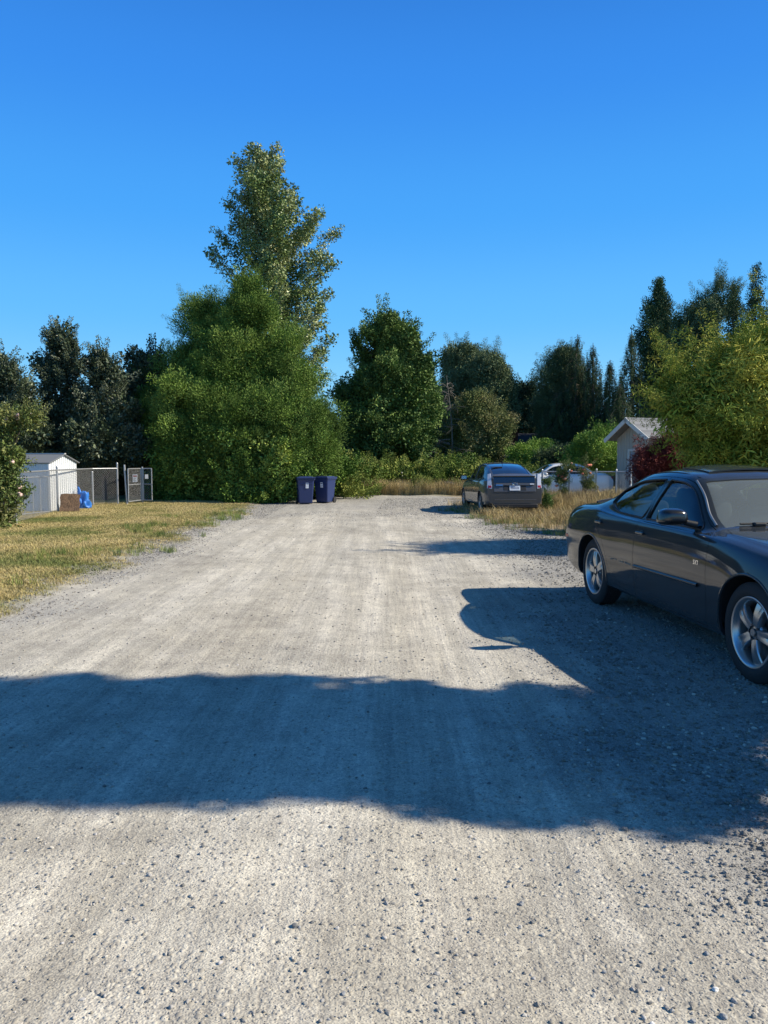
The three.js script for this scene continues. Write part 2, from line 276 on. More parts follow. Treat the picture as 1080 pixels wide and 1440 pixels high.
// lobes in pixels of the photograph at a depth: [px, py, rx, ry, depth offset]
const LB = (d, arr) => arr.map(([x, y, rx, ry, dz = 0]) => { const e = d + dz, s = e / FPX; return { c: P(x, y, e), r: [rx * s, ry * s, Math.min(rx, ry * 1.3) * s] }; });
function lobeTree(name, label, cat, base, lobes, o, group) {
  const R = rng(o.seed), t = thing(name, label, cat, base, 0, group), geos = [], stems = o.stems ?? 1;
  const topC = lobes.reduce((a, l) => l.c.y > a.c.y ? l : a, lobes[0]);
  if (o.trunkR) {
    for (let k = 0; k < stems; k++) {
      const off = V((R() - .5) * .6 * (k ? 1 : 0), -.1, (R() - .5) * .6 * (k ? 1 : 0)), top = k ? lobes[(R() * lobes.length) | 0].c.clone().sub(base) : topC.c.clone().sub(base), mid = off.clone().lerp(top, .5).add(V((R() - .5) * .3, 0, (R() - .5) * .3)); mid.x = lerp(off.x, top.x, .35);
      geos.push(limb([off, off.clone().lerp(mid, .5), mid, top], o.trunkR * (k ? .7 : 1), o.trunkR * .15, 8, 12));
    }
    for (const l of lobes) { const e = l.c.clone().sub(base), s = V(topC.c.x - base.x, 0, topC.c.z - base.z).multiplyScalar(.3).setY(Math.max(.4, e.y * .45)); s.x *= .5;
      geos.push(limb([s, s.clone().lerp(e, .5).add(V(0, .15 * l.r[1], 0)), e], o.trunkR * .4, o.trunkR * .08, 5, 6));
      for (let k = 0; k < 5; k++) { const d = V(R() * 2 - 1, R() * 1.3 - .3, R() * 2 - 1).normalize(), q = e.clone().add(V(d.x * l.r[0], d.y * l.r[1], d.z * l.r[2]).multiplyScalar(.85)); geos.push(limb([e, e.clone().lerp(q, .5).add(V(0, .1, 0)), q], o.trunkR * .14, .006, 4, 4)); } }
    part('trunk', joined(geos), o.bark ?? BARK, t);
  }
  place('crown', lobeClumps(base, R, lobes, o), o.clump, o.mat ?? leafMat, t);
  return t;
}
// a tree built branch by branch: env(f) is the crown's reach at the fraction f of its height
function branchTree(name, label, cat, base, top, o, group) {
  const R = rng(o.seed), t = thing(name, label, cat, base, 0, group), geos = [], list = [], T = top.clone().sub(base), Ht = T.y;
  const bend = V((R() - .5) * .04 * Ht, 0, (R() - .5) * .04 * Ht), trunk = new THREE.CatmullRomCurve3([V(0, -.1, 0), T.clone().multiplyScalar(.35).add(bend), T.clone().multiplyScalar(.7).sub(bend.clone().multiplyScalar(.4)), T]);
  geos.push(limb(trunk.points, o.trunkR, .015, 8, 16));
  const s0 = R() * 40;
  for (let i = 0; i < o.nb; i++) {
    const f = lerp(o.from ?? .12, 1, Math.pow((i + R() * .7) / o.nb, o.bias ?? .9)); if (f > .995) continue;
    const a = i * 2.399 + R() * .8, reach = o.env(f) * (.7 + .5 * R()) * (1 + .35 * noise(Math.cos(a) * 1.3 + s0, f * 6, Math.sin(a) * 1.3)), b = trunk.getPoint(f);
    const rise = typeof o.rise === 'function' ? o.rise(f) : o.rise, dir = V(Math.cos(a), 0, Math.sin(a)), e = b.clone().addScaledVector(dir, reach).add(V(0, reach * rise, 0)), m = b.clone().lerp(e, .5).add(V(0, reach * (o.arch ?? .1), 0));
    if (e.y < .25) e.y = .25 + R() * .3;
    const c = new THREE.CatmullRomCurve3([b, m, e]); geos.push(limb([b, m, e], Math.max(.008, o.trunkR * .22 * (1 - f) + .01), .005, 4, 5));
    const n = Math.max(2, Math.round(reach * o.per * (.8 + R() * .4)));
    for (let k = 0; k < n; k++) {
      const u = lerp(o.bare ?? .2, 1.04, (k + R()) / n), p = c.getPoint(Math.min(1, u)), w = (o.wide ?? .18) * reach * (1.1 - Math.abs(u - .6)), sc = o.size * (.65 + R() * .7) * (o.tip ? lerp(1, o.tip, u) : 1) * (o.small ? lerp(1, o.small, f) : 1);
      p.add(V((R() - .5) * 2 * w, (R() - .5) * (o.thick ?? .8) * w, (R() - .5) * 2 * w));
      if (o.hang) _q.setFromAxisAngle(UP, R() * 6.28); else _q.setFromUnitVectors(UP, dir.clone().multiplyScalar(o.spread ?? .7).add(V((R() - .5) * .6, 1, (R() - .5) * .6)).normalize()).multiply(_q2.setFromAxisAngle(UP, R() * 6.28));
      list.push([new THREE.Matrix4().compose(p, _q, V(sc, sc * (o.tall ?? 1), sc)), tint(o.pal, R, .5 + .8 * noise(p.x * .6 + s0, p.y * .6, p.z * .6) + (R() - .5) * .8)]);
    }
  }
  part('trunk', joined(geos), o.bark ?? BARK, t); place('crown', list, o.clump, o.mat ?? leafMat, t); return t;
}
const PAL = {
  willow: [[.065, .115, .022], [.13, .215, .038], [.21, .30, .065]],
  cotton: [[0.119, 0.177, 0.051], [0.201, 0.261, 0.082], [0.378, 0.402, 0.189]],
  maple: [[.060, .110, .030], [.115, .185, .048], [.19, .265, .075]],
  dark: [[.036, .055, .030], [.070, .098, .052], [.15, .175, .11]],
  bramble: [[0.082, 0.154, 0.028], [0.166, 0.261, 0.047], [0.308, 0.378, 0.082]],
  fir: [[.024, .05, .028], [.045, .078, .04], [.075, .11, .052]],
  cedar: [[.032, .058, .030], [.060, .092, .042], [.10, .14, .062]],
  poplar: [[.035, .065, .030], [.065, .105, .045], [.11, .155, .065]],
  grey: [[.075, .11, .05], [.13, .175, .08], [.20, .24, .12]],
  bamboo: [[.12, .18, .024], [.25, .30, .04], [.48, .46, .08]],
  rose: [[.07, .11, .03], [.13, .17, .045], [.24, .24, .09]],
  red: [[0.083, 0.020, 0.023], [0.165, 0.036, 0.036], [0.281, 0.083, 0.058]],
  olive: [[0.107, 0.142, 0.047], [0.177, 0.201, 0.070], [0.261, 0.236, 0.107]],
  lime: [[0.119, 0.213, 0.035], [0.213, 0.331, 0.059], [0.331, 0.450, 0.095]],
  straw: [[0.240, 0.170, 0.070], [0.400, 0.300, 0.130], [0.540, 0.430, 0.210]],
  lawn: [[.50, .40, .18], [.42, .34, .14], [.20, .21, .06], [.11, .15, .035]],
  weed: [[.07, .12, .022], [.14, .2, .035], [.27, .29, .07]],
};
const gy = p => p.setY(0);
const onGround = (px, d) => { const p = P(px, 645, d); return V(p.x, 0, p.z); };

// --- the thicket and trees left of the drive
lobeTree('willow_tree', 'large rounded bright green willow thicket rising behind the blue bins', 'tree', onGround(345, 30), LB(30, [[347, 430, 18, 28], [352, 465, 34, 44], [304, 474, 26, 44, .6], [276, 458, 14, 32, 1], [388, 508, 32, 50], [328, 530, 58, 60], [262, 535, 32, 46, .5], [228, 568, 24, 38, .8], [420, 575, 34, 60, -.3], [442, 622, 30, 52, -.3], [300, 606, 72, 72, -.6], [380, 616, 70, 72, -1], [236, 620, 36, 58]]), { seed: 11, n: 13500, size: .58, clump: CL.willow, pal: PAL.willow, trunkR: .22, stems: 3, inner: .6, gap: -.24, gf: .6, rough: .34 });
lobeTree('alder_tree', 'dark leafy tree squeezed between the chain link gate and the willow thicket', 'tree', onGround(205, 31), LB(31, [[212, 535, 18, 30], [200, 580, 24, 40, .4], [225, 605, 30, 46, .6], [202, 630, 30, 30]]), { seed: 12, n: 2000, size: .6, clump: CL.broad, pal: PAL.dark, trunkR: .14, mat: glossLeaf, inner: .35 });
branchTree('cottonwood_tree', 'tall leaning cottonwood with ragged ascending branches above the willow', 'tree', onGround(425, 36), P(366, 222, 36), { seed: 13, nb: 78, env: f => f < .3 ? 1.9 : f < .62 ? lerp(1.9, 2.75, (f - .3) / .32) : lerp(2.75, .55, Math.pow((f - .62) / .38, .9)), rise: .75, arch: -.12, per: 15, size: .52, clump: CL.cotton, mat: glossLeaf, pal: PAL.cotton, trunkR: .26, bark: PALEBARK, wide: .11, from: .2, bare: .1, thick: 1.6 });
lobeTree('chestnut_tree', 'slim dark tree with an airy top standing behind the metal shed', 'tree', onGround(88, 29), LB(29, [[84, 486, 9, 22], [98, 508, 12, 20], [72, 526, 14, 22, .4], [90, 552, 22, 26], [70, 588, 26, 24, .6], [100, 600, 18, 24]]), { seed: 14, n: 560, size: .4, per: 9, clump: CL.broad, pal: PAL.dark, trunkR: .12, mat: glossLeaf, gap: -.12, inner: .3, bark: PALEBARK }, 'dark leafed trees behind the left fence');
lobeTree('chestnut_tree', 'dark dense tree whose lower boughs hang over the chain link fence', 'tree', onGround(146, 28.5), LB(28.5, [[141, 514, 9, 16], [150, 545, 20, 28], [136, 575, 26, 30], [164, 595, 26, 34], [140, 620, 34, 34, -.5], [170, 640, 30, 26], [118, 645, 20, 20, -.6]]), { seed: 15, n: 1600, size: .44, clump: CL.broad, pal: PAL.dark, trunkR: .13, mat: glossLeaf, inner: .3, gap: -.3 }, 'dark leafed trees behind the left fence');
lobeTree('chestnut_tree', 'dark spreading tree behind the rose bush and the shed roof', 'tree', onGround(0, 27), LB(27, [[2, 528, 14, 20], [20, 562, 20, 22], [-12, 580, 32, 34], [28, 605, 26, 26], [-10, 620, 40, 36], [56, 628, 18, 22, .6]]), { seed: 16, n: 1100, size: .45, clump: CL.broad, pal: PAL.dark, trunkR: .13, mat: glossLeaf, inner: .3, gap: -.22 }, 'dark leafed trees behind the left fence');
lobeTree('bramble_thicket', 'sprawling bramble thicket crowding round the two blue bins', 'thicket', onGround(370, 28), LB(27.8, [[268, 668, 46, 48, 1.2], [330, 640, 60, 50, 1], [380, 650, 50, 54, .4], [352, 688, 40, 28, -.2], [410, 650, 44, 40, 2], [300, 690, 34, 26, 1.2], [446, 662, 44, 34, 3.4], [384, 692, 18, 22, -.2], [240, 680, 22, 36, 1.6]]), { seed: 17, n: 4600, size: .5, clump: CL.bramble, pal: PAL.bramble, trunkR: .03, minY: .02, inner: .45, gap: -.2, rough: .35 });
lobeTree('laurel_hedge', 'low dark hedge in deep shade behind the chain link gate', 'hedge', onGround(150, 32.5), LB(32.5, [[60, 668, 40, 32], [110, 672, 40, 30], [160, 670, 40, 32], [205, 672, 36, 34]]), { seed: 119, n: 1500, size: .5, clump: CL.broad, pal: PAL.dark, trunkR: .04, minY: .03, inner: .4, shoots: 4 });
// --- middle
lobeTree('maple_tree', 'full round green maple standing alone at the end of the drive', 'tree', onGround(548, 43), LB(43, [[542, 466, 14, 22], [560, 486, 20, 28], [522, 500, 24, 34], [575, 520, 22, 36], [545, 545, 44, 52], [508, 575, 26, 46], [588, 585, 20, 46], [548, 610, 54, 42, -.5], [575, 555, 26, 40]]), { seed: 18, n: 6000, size: .68, clump: CL.maple, pal: PAL.maple, trunkR: .2, inner: .45, gap: -.16, gf: .55, rough: .45 });
lobeTree('olive_green_tree', 'grey green tree with a broad pointed top behind the bare dead tree', 'tree', onGround(652, 54), LB(54, [[650, 510, 22, 26], [652, 545, 34, 46], [640, 590, 40, 46], [668, 580, 34, 50]]), { seed: 19, n: 3400, size: .8, clump: CL.birch, pal: PAL.grey, trunkR: .2, inner: .4, gap: -.3 });
lobeTree('olive_green_tree', 'grey green tree with two ragged tops left of the dark roofed house gap', 'tree', onGround(692, 52), LB(52, [[684, 530, 18, 30], [698, 545, 16, 34], [690, 580, 26, 44]]), { seed: 20, n: 2200, size: .75, clump: CL.birch, pal: PAL.grey, trunkR: .16, inner: .4, gap: -.3 });
lobeTree('scrub_tree', 'low bushy olive brown tree in front of the dark roofed house', 'tree', onGround(672, 46), LB(46, [[668, 590, 30, 34], [690, 605, 22, 32], [660, 618, 30, 26], [682, 625, 28, 22]]), { seed: 21, n: 2200, size: .6, clump: CL.birch, pal: PAL.olive, trunkR: .12, inner: .35, gap: -.25 });
const firOpt = (seed, r, more = {}) => ({ seed, nb: 90, small: .5, env: f => r * Math.pow(1 - f, .95) + .1, rise: -.18, arch: .06, per: 5.5, size: .75, clump: CL.fir, pal: PAL.fir, trunkR: .16, wide: .12, from: .04, tip: .8, ...more });
branchTree('fir_tree', 'narrow dark fir between the round maple and the grey green tree', 'tree', onGround(606, 56), P(604, 494, 56), firOpt(22, 1.9), 'conifers beyond the drive');
branchTree('fir_tree', 'dark fir whose spire shows behind the round maple', 'tree', onGround(625, 60), P(626, 505, 60), firOpt(23, 2.0), 'conifers beyond the drive');
lobeTree('round_tree', 'small dark round tree alone against the sky left of the weeping cedars', 'tree', onGround(737, 62), LB(62, [[738, 560, 15, 20], [732, 582, 17, 22], [744, 592, 16, 22], [728, 605, 14, 20]]), { seed: 24, n: 1500, size: .75, clump: CL.broad, pal: PAL.fir, trunkR: .15, inner: .3, gap: -.25 });
// --- right background
lobeTree('willow_tree', 'grey green willow half hidden by the weeping cedars', 'tree', onGround(800, 52), LB(52, [[794, 520, 18, 26], [784, 548, 26, 38], [806, 560, 24, 40], [778, 585, 24, 40], [798, 604, 32, 38]]), { seed: 25, n: 3800, size: .7, clump: CL.willow, pal: PAL.grey, trunkR: .2, inner: .45 });
const cedarOpt = (seed, r, more = {}) => ({ seed, nb: 90, env: f => r * 1.6 * Math.pow(1 - f, .85) + .1, small: .5, rise: -.42, arch: .16, per: 4.2, size: .85, clump: CL.cedar, hang: true, pal: PAL.cedar, trunkR: .16, wide: .12, from: .05, ...more });
[[812, 470, 50, 1.9, 'weeping cedar with a bent tip rising behind the grey green willow'], [834, 482, 49, 1.6, 'weeping cedar with a nodding top beside the grey green willow'], [858, 506, 47, 1.6, 'shorter weeping cedar standing in the middle of the cedar row'], [888, 464, 46, 1.35, 'thin spire shaped weeping cedar behind the small outbuilding'], [872, 540, 44, 1.5, 'low weeping cedar with curtain boughs behind the small outbuilding'], [782, 552, 50, 2.0, 'broad weeping cedar at the house end of the cedar row']].forEach(([x, y, d, r, l], i) => branchTree('weeping_cedar', l, 'tree', onGround(x + (i % 2 ? 2 : -2), d), P(x, y, d), cedarOpt(30 + i, r), 'weeping cedars in a row'));
branchTree('poplar_tree', 'tall columnar poplar rising above the small outbuilding', 'tree', onGround(926, 56), P(927, 394, 56), { seed: 40, nb: 170, env: f => f < .25 ? 1.5 : f < .55 ? 1.8 : lerp(1.8, .1, Math.pow((f - .55) / .45, .85)), small: .6, rise: 1.3, arch: .1, per: 7, size: .78, clump: CL.poplar, pal: PAL.poplar, trunkR: .22, wide: .16, from: .1, spread: .35 });
[[1064, 372, 48, 2.5, 'dark tall fir towering over the yellow green bush'], [1032, 402, 47, 2.0, 'dark fir beside the tallest fir above the yellow green bush'], [1003, 432, 46, 1.7, 'dark pointed fir nearest the columnar poplar'], [1110, 360, 46, 2.6, 'dark tall fir mostly hidden by the tallest fir']].forEach(([x, y, d, r, l], i) => branchTree('fir_tree', l, 'tree', onGround(x, d), P(x, y, d), firOpt(41 + i, r, { pal: PAL.poplar, per: 6.5, size: .85, rise: .2, clump: CL.poplar, spread: .6 }), 'conifers beyond the drive'));
lobeTree('birch_tree', 'airy pale leafed tree showing sky through it beside the columnar poplar', 'tree', onGround(975, 52), LB(52, [[975, 465, 18, 20], [962, 490, 16, 18], [990, 440, 16, 18], [1018, 420, 14, 22], [985, 485, 20, 20]]), { seed: 46, n: 700, size: .8, clump: CL.birch, pal: PAL.grey, trunkR: .14, inner: .2, gap: -.1 });
lobeTree('yard_bush', 'rounded bright green bush in front of the dark roofed house', 'bush', onGround(749, 44), LB(44, [[749, 638, 24, 22], [738, 646, 18, 18], [762, 644, 16, 18]]), { seed: 47, n: 900, shoots: 5, shootLen: .3, size: .55, clump: CL.shrub, pal: PAL.lime, trunkR: .05, minY: .05, inner: .4 });
lobeTree('yard_bush', 'feathery green shrub between the white car and the outbuilding', 'bush', onGround(842, 37), LB(37, [[850, 620, 20, 16], [838, 636, 24, 20], [862, 642, 18, 20], [820, 640, 14, 18]]), { seed: 48, n: 1100, shoots: 5, shootLen: .3, size: .5, clump: CL.shrub, pal: PAL.lime, trunkR: .05, minY: .05, inner: .4 });
lobeTree('yard_bush', 'dark evergreen shrub at the foot of the weeping cedars', 'bush', onGround(800, 40), LB(40, [[800, 648, 26, 16], [880, 650, 20, 22], [780, 650, 20, 14]]), { seed: 49, n: 900, shoots: 5, shootLen: .3, size: .5, clump: CL.shrub, pal: PAL.fir, trunkR: .05, minY: .05, inner: .4 });
// --- right foreground: bush, red shrub; and the clipped tree outside the frame whose shadow crosses the drive
{
  const bush = LB(13.8, [[1040, 562, 56, 58], [994, 588, 38, 46, -.2], [1090, 540, 66, 68, .3], [968, 566, 18, 24], [1030, 625, 50, 42], [1095, 615, 70, 60], [1130, 570, 60, 80]]);
  lobeTree('bamboo_bush', 'large yellow green arching bush behind the dark sedan', 'bush', onGround(1065, 14), bush, { seed: 50, n: 5200, size: .42, clump: CL.bamboo, pal: PAL.bamboo, trunkR: .05, stems: 5, minY: .05, inner: .35, gap: -.15, rough: .45, gf: 1.3, shoots: 46, shootLen: .9, lift: .35 });
  lobeTree('maple_shrub', 'low dark red lace leaf shrub beside the corner fence post', 'shrub', onGround(925, 16.5), LB(16.5, [[915, 655, 28, 18], [945, 640, 26, 18], [930, 668, 38, 18], [965, 655, 24, 24]]), { seed: 51, n: 1300, shoots: 8, shootLen: .3, size: .3, clump: CL.laceleaf, pal: PAL.red, trunkR: .04, minY: .03, inner: .3 });
  const c = (x, y, d, rx, ry, rz) => ({ c: V(x, y, -d), r: [rx, ry, rz] });
  lobeTree('hornbeam_tree', 'dense clipped columnar tree standing beside the parked dark sedan', 'tree', V(6.2, 0, -4.5), [c(6.2, 4.0, 4.27, 1, .75, 1.04), c(6.2, 5.2, 4.42, 1.1, 1.1, 1.04), c(6.2, 6.7, 4.34, 1.1, 1.2, 1.08), c(6.2, 8.2, 4.42, 1, 1.3, 1.02), c(6.2, 5.8, 4.37, 1.1, 1, 1.00), c(6.2, 3.55, 3.59, .3, .1, 0.44)], { seed: 52, n: 9000, per: 3, clus: .3, size: .22, clump: CL.hedge, pal: PAL.maple, trunkR: .12, inner: .3, gap: -1, rough: .03, shoots: 0 });
}
// --- roses and weeds
function blossoms(t, R, lobes, n, cols) { const list = [], base = t.position; for (let i = 0; i < n; i++) { const l = lobes[(R() * lobes.length) | 0], d = V(R() * 2 - 1, R() * 1.4 - .4, R() * 1.4 - .2).normalize(), s = .05 + R() * .03; list.push([new THREE.Matrix4().compose(l.c.clone().add(V(d.x * l.r[0], d.y * l.r[1], d.z * l.r[2])).sub(base), _q.setFromAxisAngle(UP, R() * 6), V(s, s, s)), rgb(...cols[(R() * cols.length) | 0])]); } place('blossom', list, pebbleGeo(6, 1), strawMat, t); }
{
  const R = rng(60);
  let L = LB(17.2, [[4, 596, 24, 14], [34, 588, 14, 8], [-14, 640, 32, 34], [10, 655, 18, 20], [-14, 690, 28, 34], [-6, 720, 18, 24], [24, 695, 8, 14]]);
  blossoms(lobeTree('rose_bush', 'tall rambling rose bush with pale pink flowers at the fence end', 'bush', onGround(-4, 17.2), L, { seed: 61, n: 700, per: 8, shoots: 5, shootLen: .3, size: .36, clump: CL.rose, pal: PAL.rose, trunkR: .03, stems: 4, minY: .05, inner: .3, gap: -.15, rough: .4 }), R, L, 26, [[.7, .5, .45], [.75, .62, .55]]);
  L = LB(26.6, [[797, 660, 12, 11], [790, 680, 8, 14]]);
  blossoms(lobeTree('rose_bush', 'rose bush with coral blooms leaning on the right fence in front of the white car', 'bush', onGround(796, 26.6), L, { seed: 62, n: 190, shoots: 5, shootLen: .3, size: .19, clump: CL.rose, pal: PAL.rose, trunkR: .02, stems: 3, minY: .05, inner: .2 }), R, L, 9, [[.6, .16, .1], [.62, .3, .2]]);
  L = LB(26.7, [[823, 658, 9, 11], [828, 680, 9, 14]]);
  blossoms(lobeTree('rose_bush', 'small rose bush beside the middle post of the right fence', 'bush', onGround(826, 26.7), L, { seed: 63, n: 130, shoots: 5, shootLen: .3, size: .19, clump: CL.rose, pal: PAL.rose, trunkR: .02, stems: 3, minY: .05, inner: .2 }), R, L, 5, [[.6, .2, .12]]);
  lobeTree('weed_plant', 'leafy dark green weed standing behind the grey hatchback bumper', 'plant', onGround(770, 23.6), LB(23.6, [[770, 682, 4, 9], [771, 698, 5, 12], [768, 711, 5, 9]]), { seed: 64, n: 150, shoots: 5, shootLen: .3, size: .15, clump: CL.maple, pal: PAL.maple, trunkR: .02, stems: 2, minY: .03, inner: .1 });
  lobeTree('weed_plant', 'upright green weed growing in the tall dry grass, the broader one', 'plant', onGround(595, 34), LB(34, [[597, 682, 12, 11], [592, 690, 12, 8]]), { seed: 65, n: 240, shoots: 5, shootLen: .3, size: .32, clump: CL.shrub, pal: PAL.weed, trunkR: .02, stems: 3, minY: .03, inner: .1 });
  lobeTree('weed_plant', 'upright green weed growing in the tall dry grass, the taller one', 'plant', onGround(613, 35), LB(35, [[613, 676, 8, 11], [611, 686, 8, 9]]), { seed: 66, n: 170, shoots: 5, shootLen: .3, size: .32, clump: CL.shrub, pal: PAL.weed, trunkR: .02, stems: 3, minY: .03, inner: .1 });
}
{ // low bramble cover beyond the dry grass, and the distant wood that closes the view
  const R = rng(70), lobes = [];
  for (let i = 0; i < 46; i++) { const x = 455 + R() * 330, d = 36 + R() * 9, h = (.55 + R() * .75) * (x > 660 ? .6 : 1); lobes.push({ c: V(onGround(x, d).x, h * .35, -d), r: [1.1 + R() * 1.2, h, 1 + R()] }); }
  for (const [x, d, h] of [[478, 31.5, .75], [495, 33.5, .8], [470, 33.5, 1.1], [505, 36, 1]]) lobes.push({ c: V(onGround(x, d).x, h * .3, -d), r: [1, h, 1] });
  const g = thing('bramble_cover', 'low sprawling brambles and nettles behind the tall dry grass', 'brambles'); g.userData.kind = 'stuff';
  place('leaves', lobeClumps(V(0, 0, 0), R, lobes, { n: 7500, size: .5, pal: PAL.weed, minY: .05, inner: .6, gap: -.4, rough: .4 }), CL.bramble, leafMat, g);
  const far = []; for (let i = 0; i < 70; i++) { const x = -300 + i * 26 + R() * 20, d = 82 + R() * 14, top = 604 + R() * 26 + (x > 690 && x < 770 ? 8 : 0); const p = P(x, top, d); far.push({ c: V(p.x, p.y * .5, p.z), r: [2.6 + R() * 1.4, p.y * .55, 2.4] }); }
  const w = thing('far_wood', 'dark distant wood closing the view behind the houses', 'wood'); w.userData.kind = 'stuff';
  place('leaves', lobeClumps(V(0, 0, 0), R, far, { n: 9000, size: 1.25, pal: PAL.poplar, minY: .1, inner: .6, gap: -.5 }), CL.far, leafMat, w);
}
// --- bare dead tree
{
  const R = rng(80), b = onGround(636, 45), t = thing('dead_tree', 'bare grey dead tree with spiky branches beside the round maple', 'tree', b), geos = [], top = P(628, 528, 45).sub(b);
  geos.push(limb([V(0, -.1, 0), top.clone().multiplyScalar(.5).add(V(.15, 0, 0)), top], .09, .012, 6, 10));
  for (let i = 0; i < 46; i++) { const f = .08 + .88 * R(), a = R() * 6.28, l = (1 - f) * 2.6 + .3, s = top.clone().multiplyScalar(f), e = s.clone().add(V(Math.cos(a) * l, l * (.25 - R() * .6), Math.sin(a) * l)); const m = s.clone().lerp(e, .5).add(V(0, .15, 0)); geos.push(limb([s, m, e], .024, .006, 4, 4)); for (let k = 0; k < 4; k++) { const q = s.clone().lerp(e, .35 + R() * .6); geos.push(limb([q, q.clone().add(V((R() - .5) * .8, (R() - .6) * .6, (R() - .5) * .8))], .012, .004, 3, 1)); } }
  part('trunk', joined(geos), DEADBARK, t);
}
// --- grass
function bladeGeo(seed, n, h, spread, w, lean) {
  const R = rng(seed), pos = [], idx = [];
  for (let i = 0; i < n; i++) {
    const a = R() * 6.28, r = Math.sqrt(R()) * spread, b = V(Math.cos(a) * r, 0, Math.sin(a) * r), hh = h * (.5 + R() * .7), la = R() * 6.28, le = lean * hh * (.3 + R()), s = V(Math.cos(la + 1.57), 0, Math.sin(la + 1.57)).multiplyScalar(w * .5), k = pos.length / 3;
    const m = b.clone().add(V(Math.cos(la) * le * .3, hh * .6, Math.sin(la) * le * .3)), t = b.clone().add(V(Math.cos(la) * le, hh, Math.sin(la) * le));
    for (const v of [b.clone().add(s), b.clone().sub(s), m.clone().addScaledVector(s, .75), m.clone().addScaledVector(s, -.75), t]) pos.push(v.x, v.y, v.z);
    idx.push(k, k + 1, k + 2, k + 1, k + 3, k + 2, k + 2, k + 3, k + 4);
  }
  const g = new THREE.BufferGeometry(); g.setAttribute('position', new THREE.Float32BufferAttribute(pos, 3)); g.setIndex(idx); g.computeVertexNormals(); g.setAttribute('uv', new THREE.Float32BufferAttribute(new Float32Array(pos.length / 3 * 2), 2)); return g;
}
const turf = bladeGeo(1, 16, .055, .11, .009, .7), tallGrass = bladeGeo(2, 22, .62, .16, .011, .45), tuft = bladeGeo(3, 18, .24, .11, .009, .6);
function grass(name, label, cat, geo, n, pick, pal, sc, seed, colour) {
  const R = rng(seed), list = []; let guard = 0;
  while (list.length < n && guard++ < n * 12) { const q = pick(R); if (!q) continue; const s = sc[0] + R() * (sc[1] - sc[0]); list.push([new THREE.Matrix4().compose(V(q[0], H(q[0], q[1]) - .01, q[1]), _q.setFromAxisAngle(UP, R() * 6.28), V(s, s * (.8 + R() * .4), s)), tint(pal, R, colour(q[0], q[1], R))]); }
  const im = place(numbered(name), list, geo, strawMat, scene); tag(im, label, cat, undefined, 'stuff');
}
const green = (x, z, R) => .33 + 1.4 * fbm(x * .45, z * .45, 31) + .5 * fbm(x * 2, z * 2, 32) + (R() - .5) * .35;
grass('lawn_grass', 'patchy sunburnt lawn grass between the drive and the left fence', 'grass', turf, 52000, R => { const d = 6.5 + R() * 23, x = lawnEdge(d) + .7 - Math.pow(R(), 1.2) * (d * .55 + 1), z = -d; if (x < -.56 * d - 1) return null; return R() < lawnness(x, z) * (lawnness(x, z) > .95 ? 1 : .35) ? [x, z] : null; }, PAL.lawn, [.4, .95], 90, green);
grass('verge_grass', 'short dry grass and weeds on the verge beside the parked cars', 'grass', tuft, 5200, R => { const d = 9.8 + R() * 17, x = rightEdge(d) + (R() - .12) * 7, z = -d; return R() < vergeness(x, z) * (.35 + .8 * clamp(.5 + 2 * fbm(x, z, 41))) ? [x, z] : null; }, PAL.straw, [.3, 1.05], 91, (x, z, R) => .5 + fbm(x, z, 5) + (R() - .5) * .7);
grass('green_weeds', 'sparse green weed tufts in the verge and the lawn margin', 'weeds', tuft, 900, R => { const right = R() < .65, d = 9 + R() * 15, x = right ? rightEdge(d) + (R() - .2) * 4 : lawnEdge(d) + (R() - .7) * 2, z = -d; return noise(x * .9, z * .9, 77) > .18 ? [x, z] : null; }, PAL.weed, [.25, .7], 92, (x, z, R) => R());
grass('tall_grass', 'tall dry straw grass along the far end of the drive', 'grass', tallGrass, 5200, R => { const d = FAR_EDGE + Math.pow(R(), 1.6) * 5, px = 470 + R() * 330, x = onGround(px, d).x, z = -d; if (px < 500 && d < FAR_EDGE + .8) return null; return R() < farness(x, z) ? [x, z] : null; }, PAL.straw, [.45, .95], 93, (x, z, R) => .55 + fbm(x * .6, z * .6, 8) + (R() - .5) * .5);
grass('tall_grass', 'tall dry straw grass along the right chain link fence', 'grass', tallGrass, 3600, R => { const d = 23.6 + R() * 4.8, x = 4.9 + R() * 6, z = -d; return R() < .25 + smooth(24.2, 26.5, d) ? [x, z] : null; }, PAL.straw, [.3, .82], 94, (x, z, R) => .5 + fbm(x * .8, z * .8, 9) + (R() - .5) * .6);
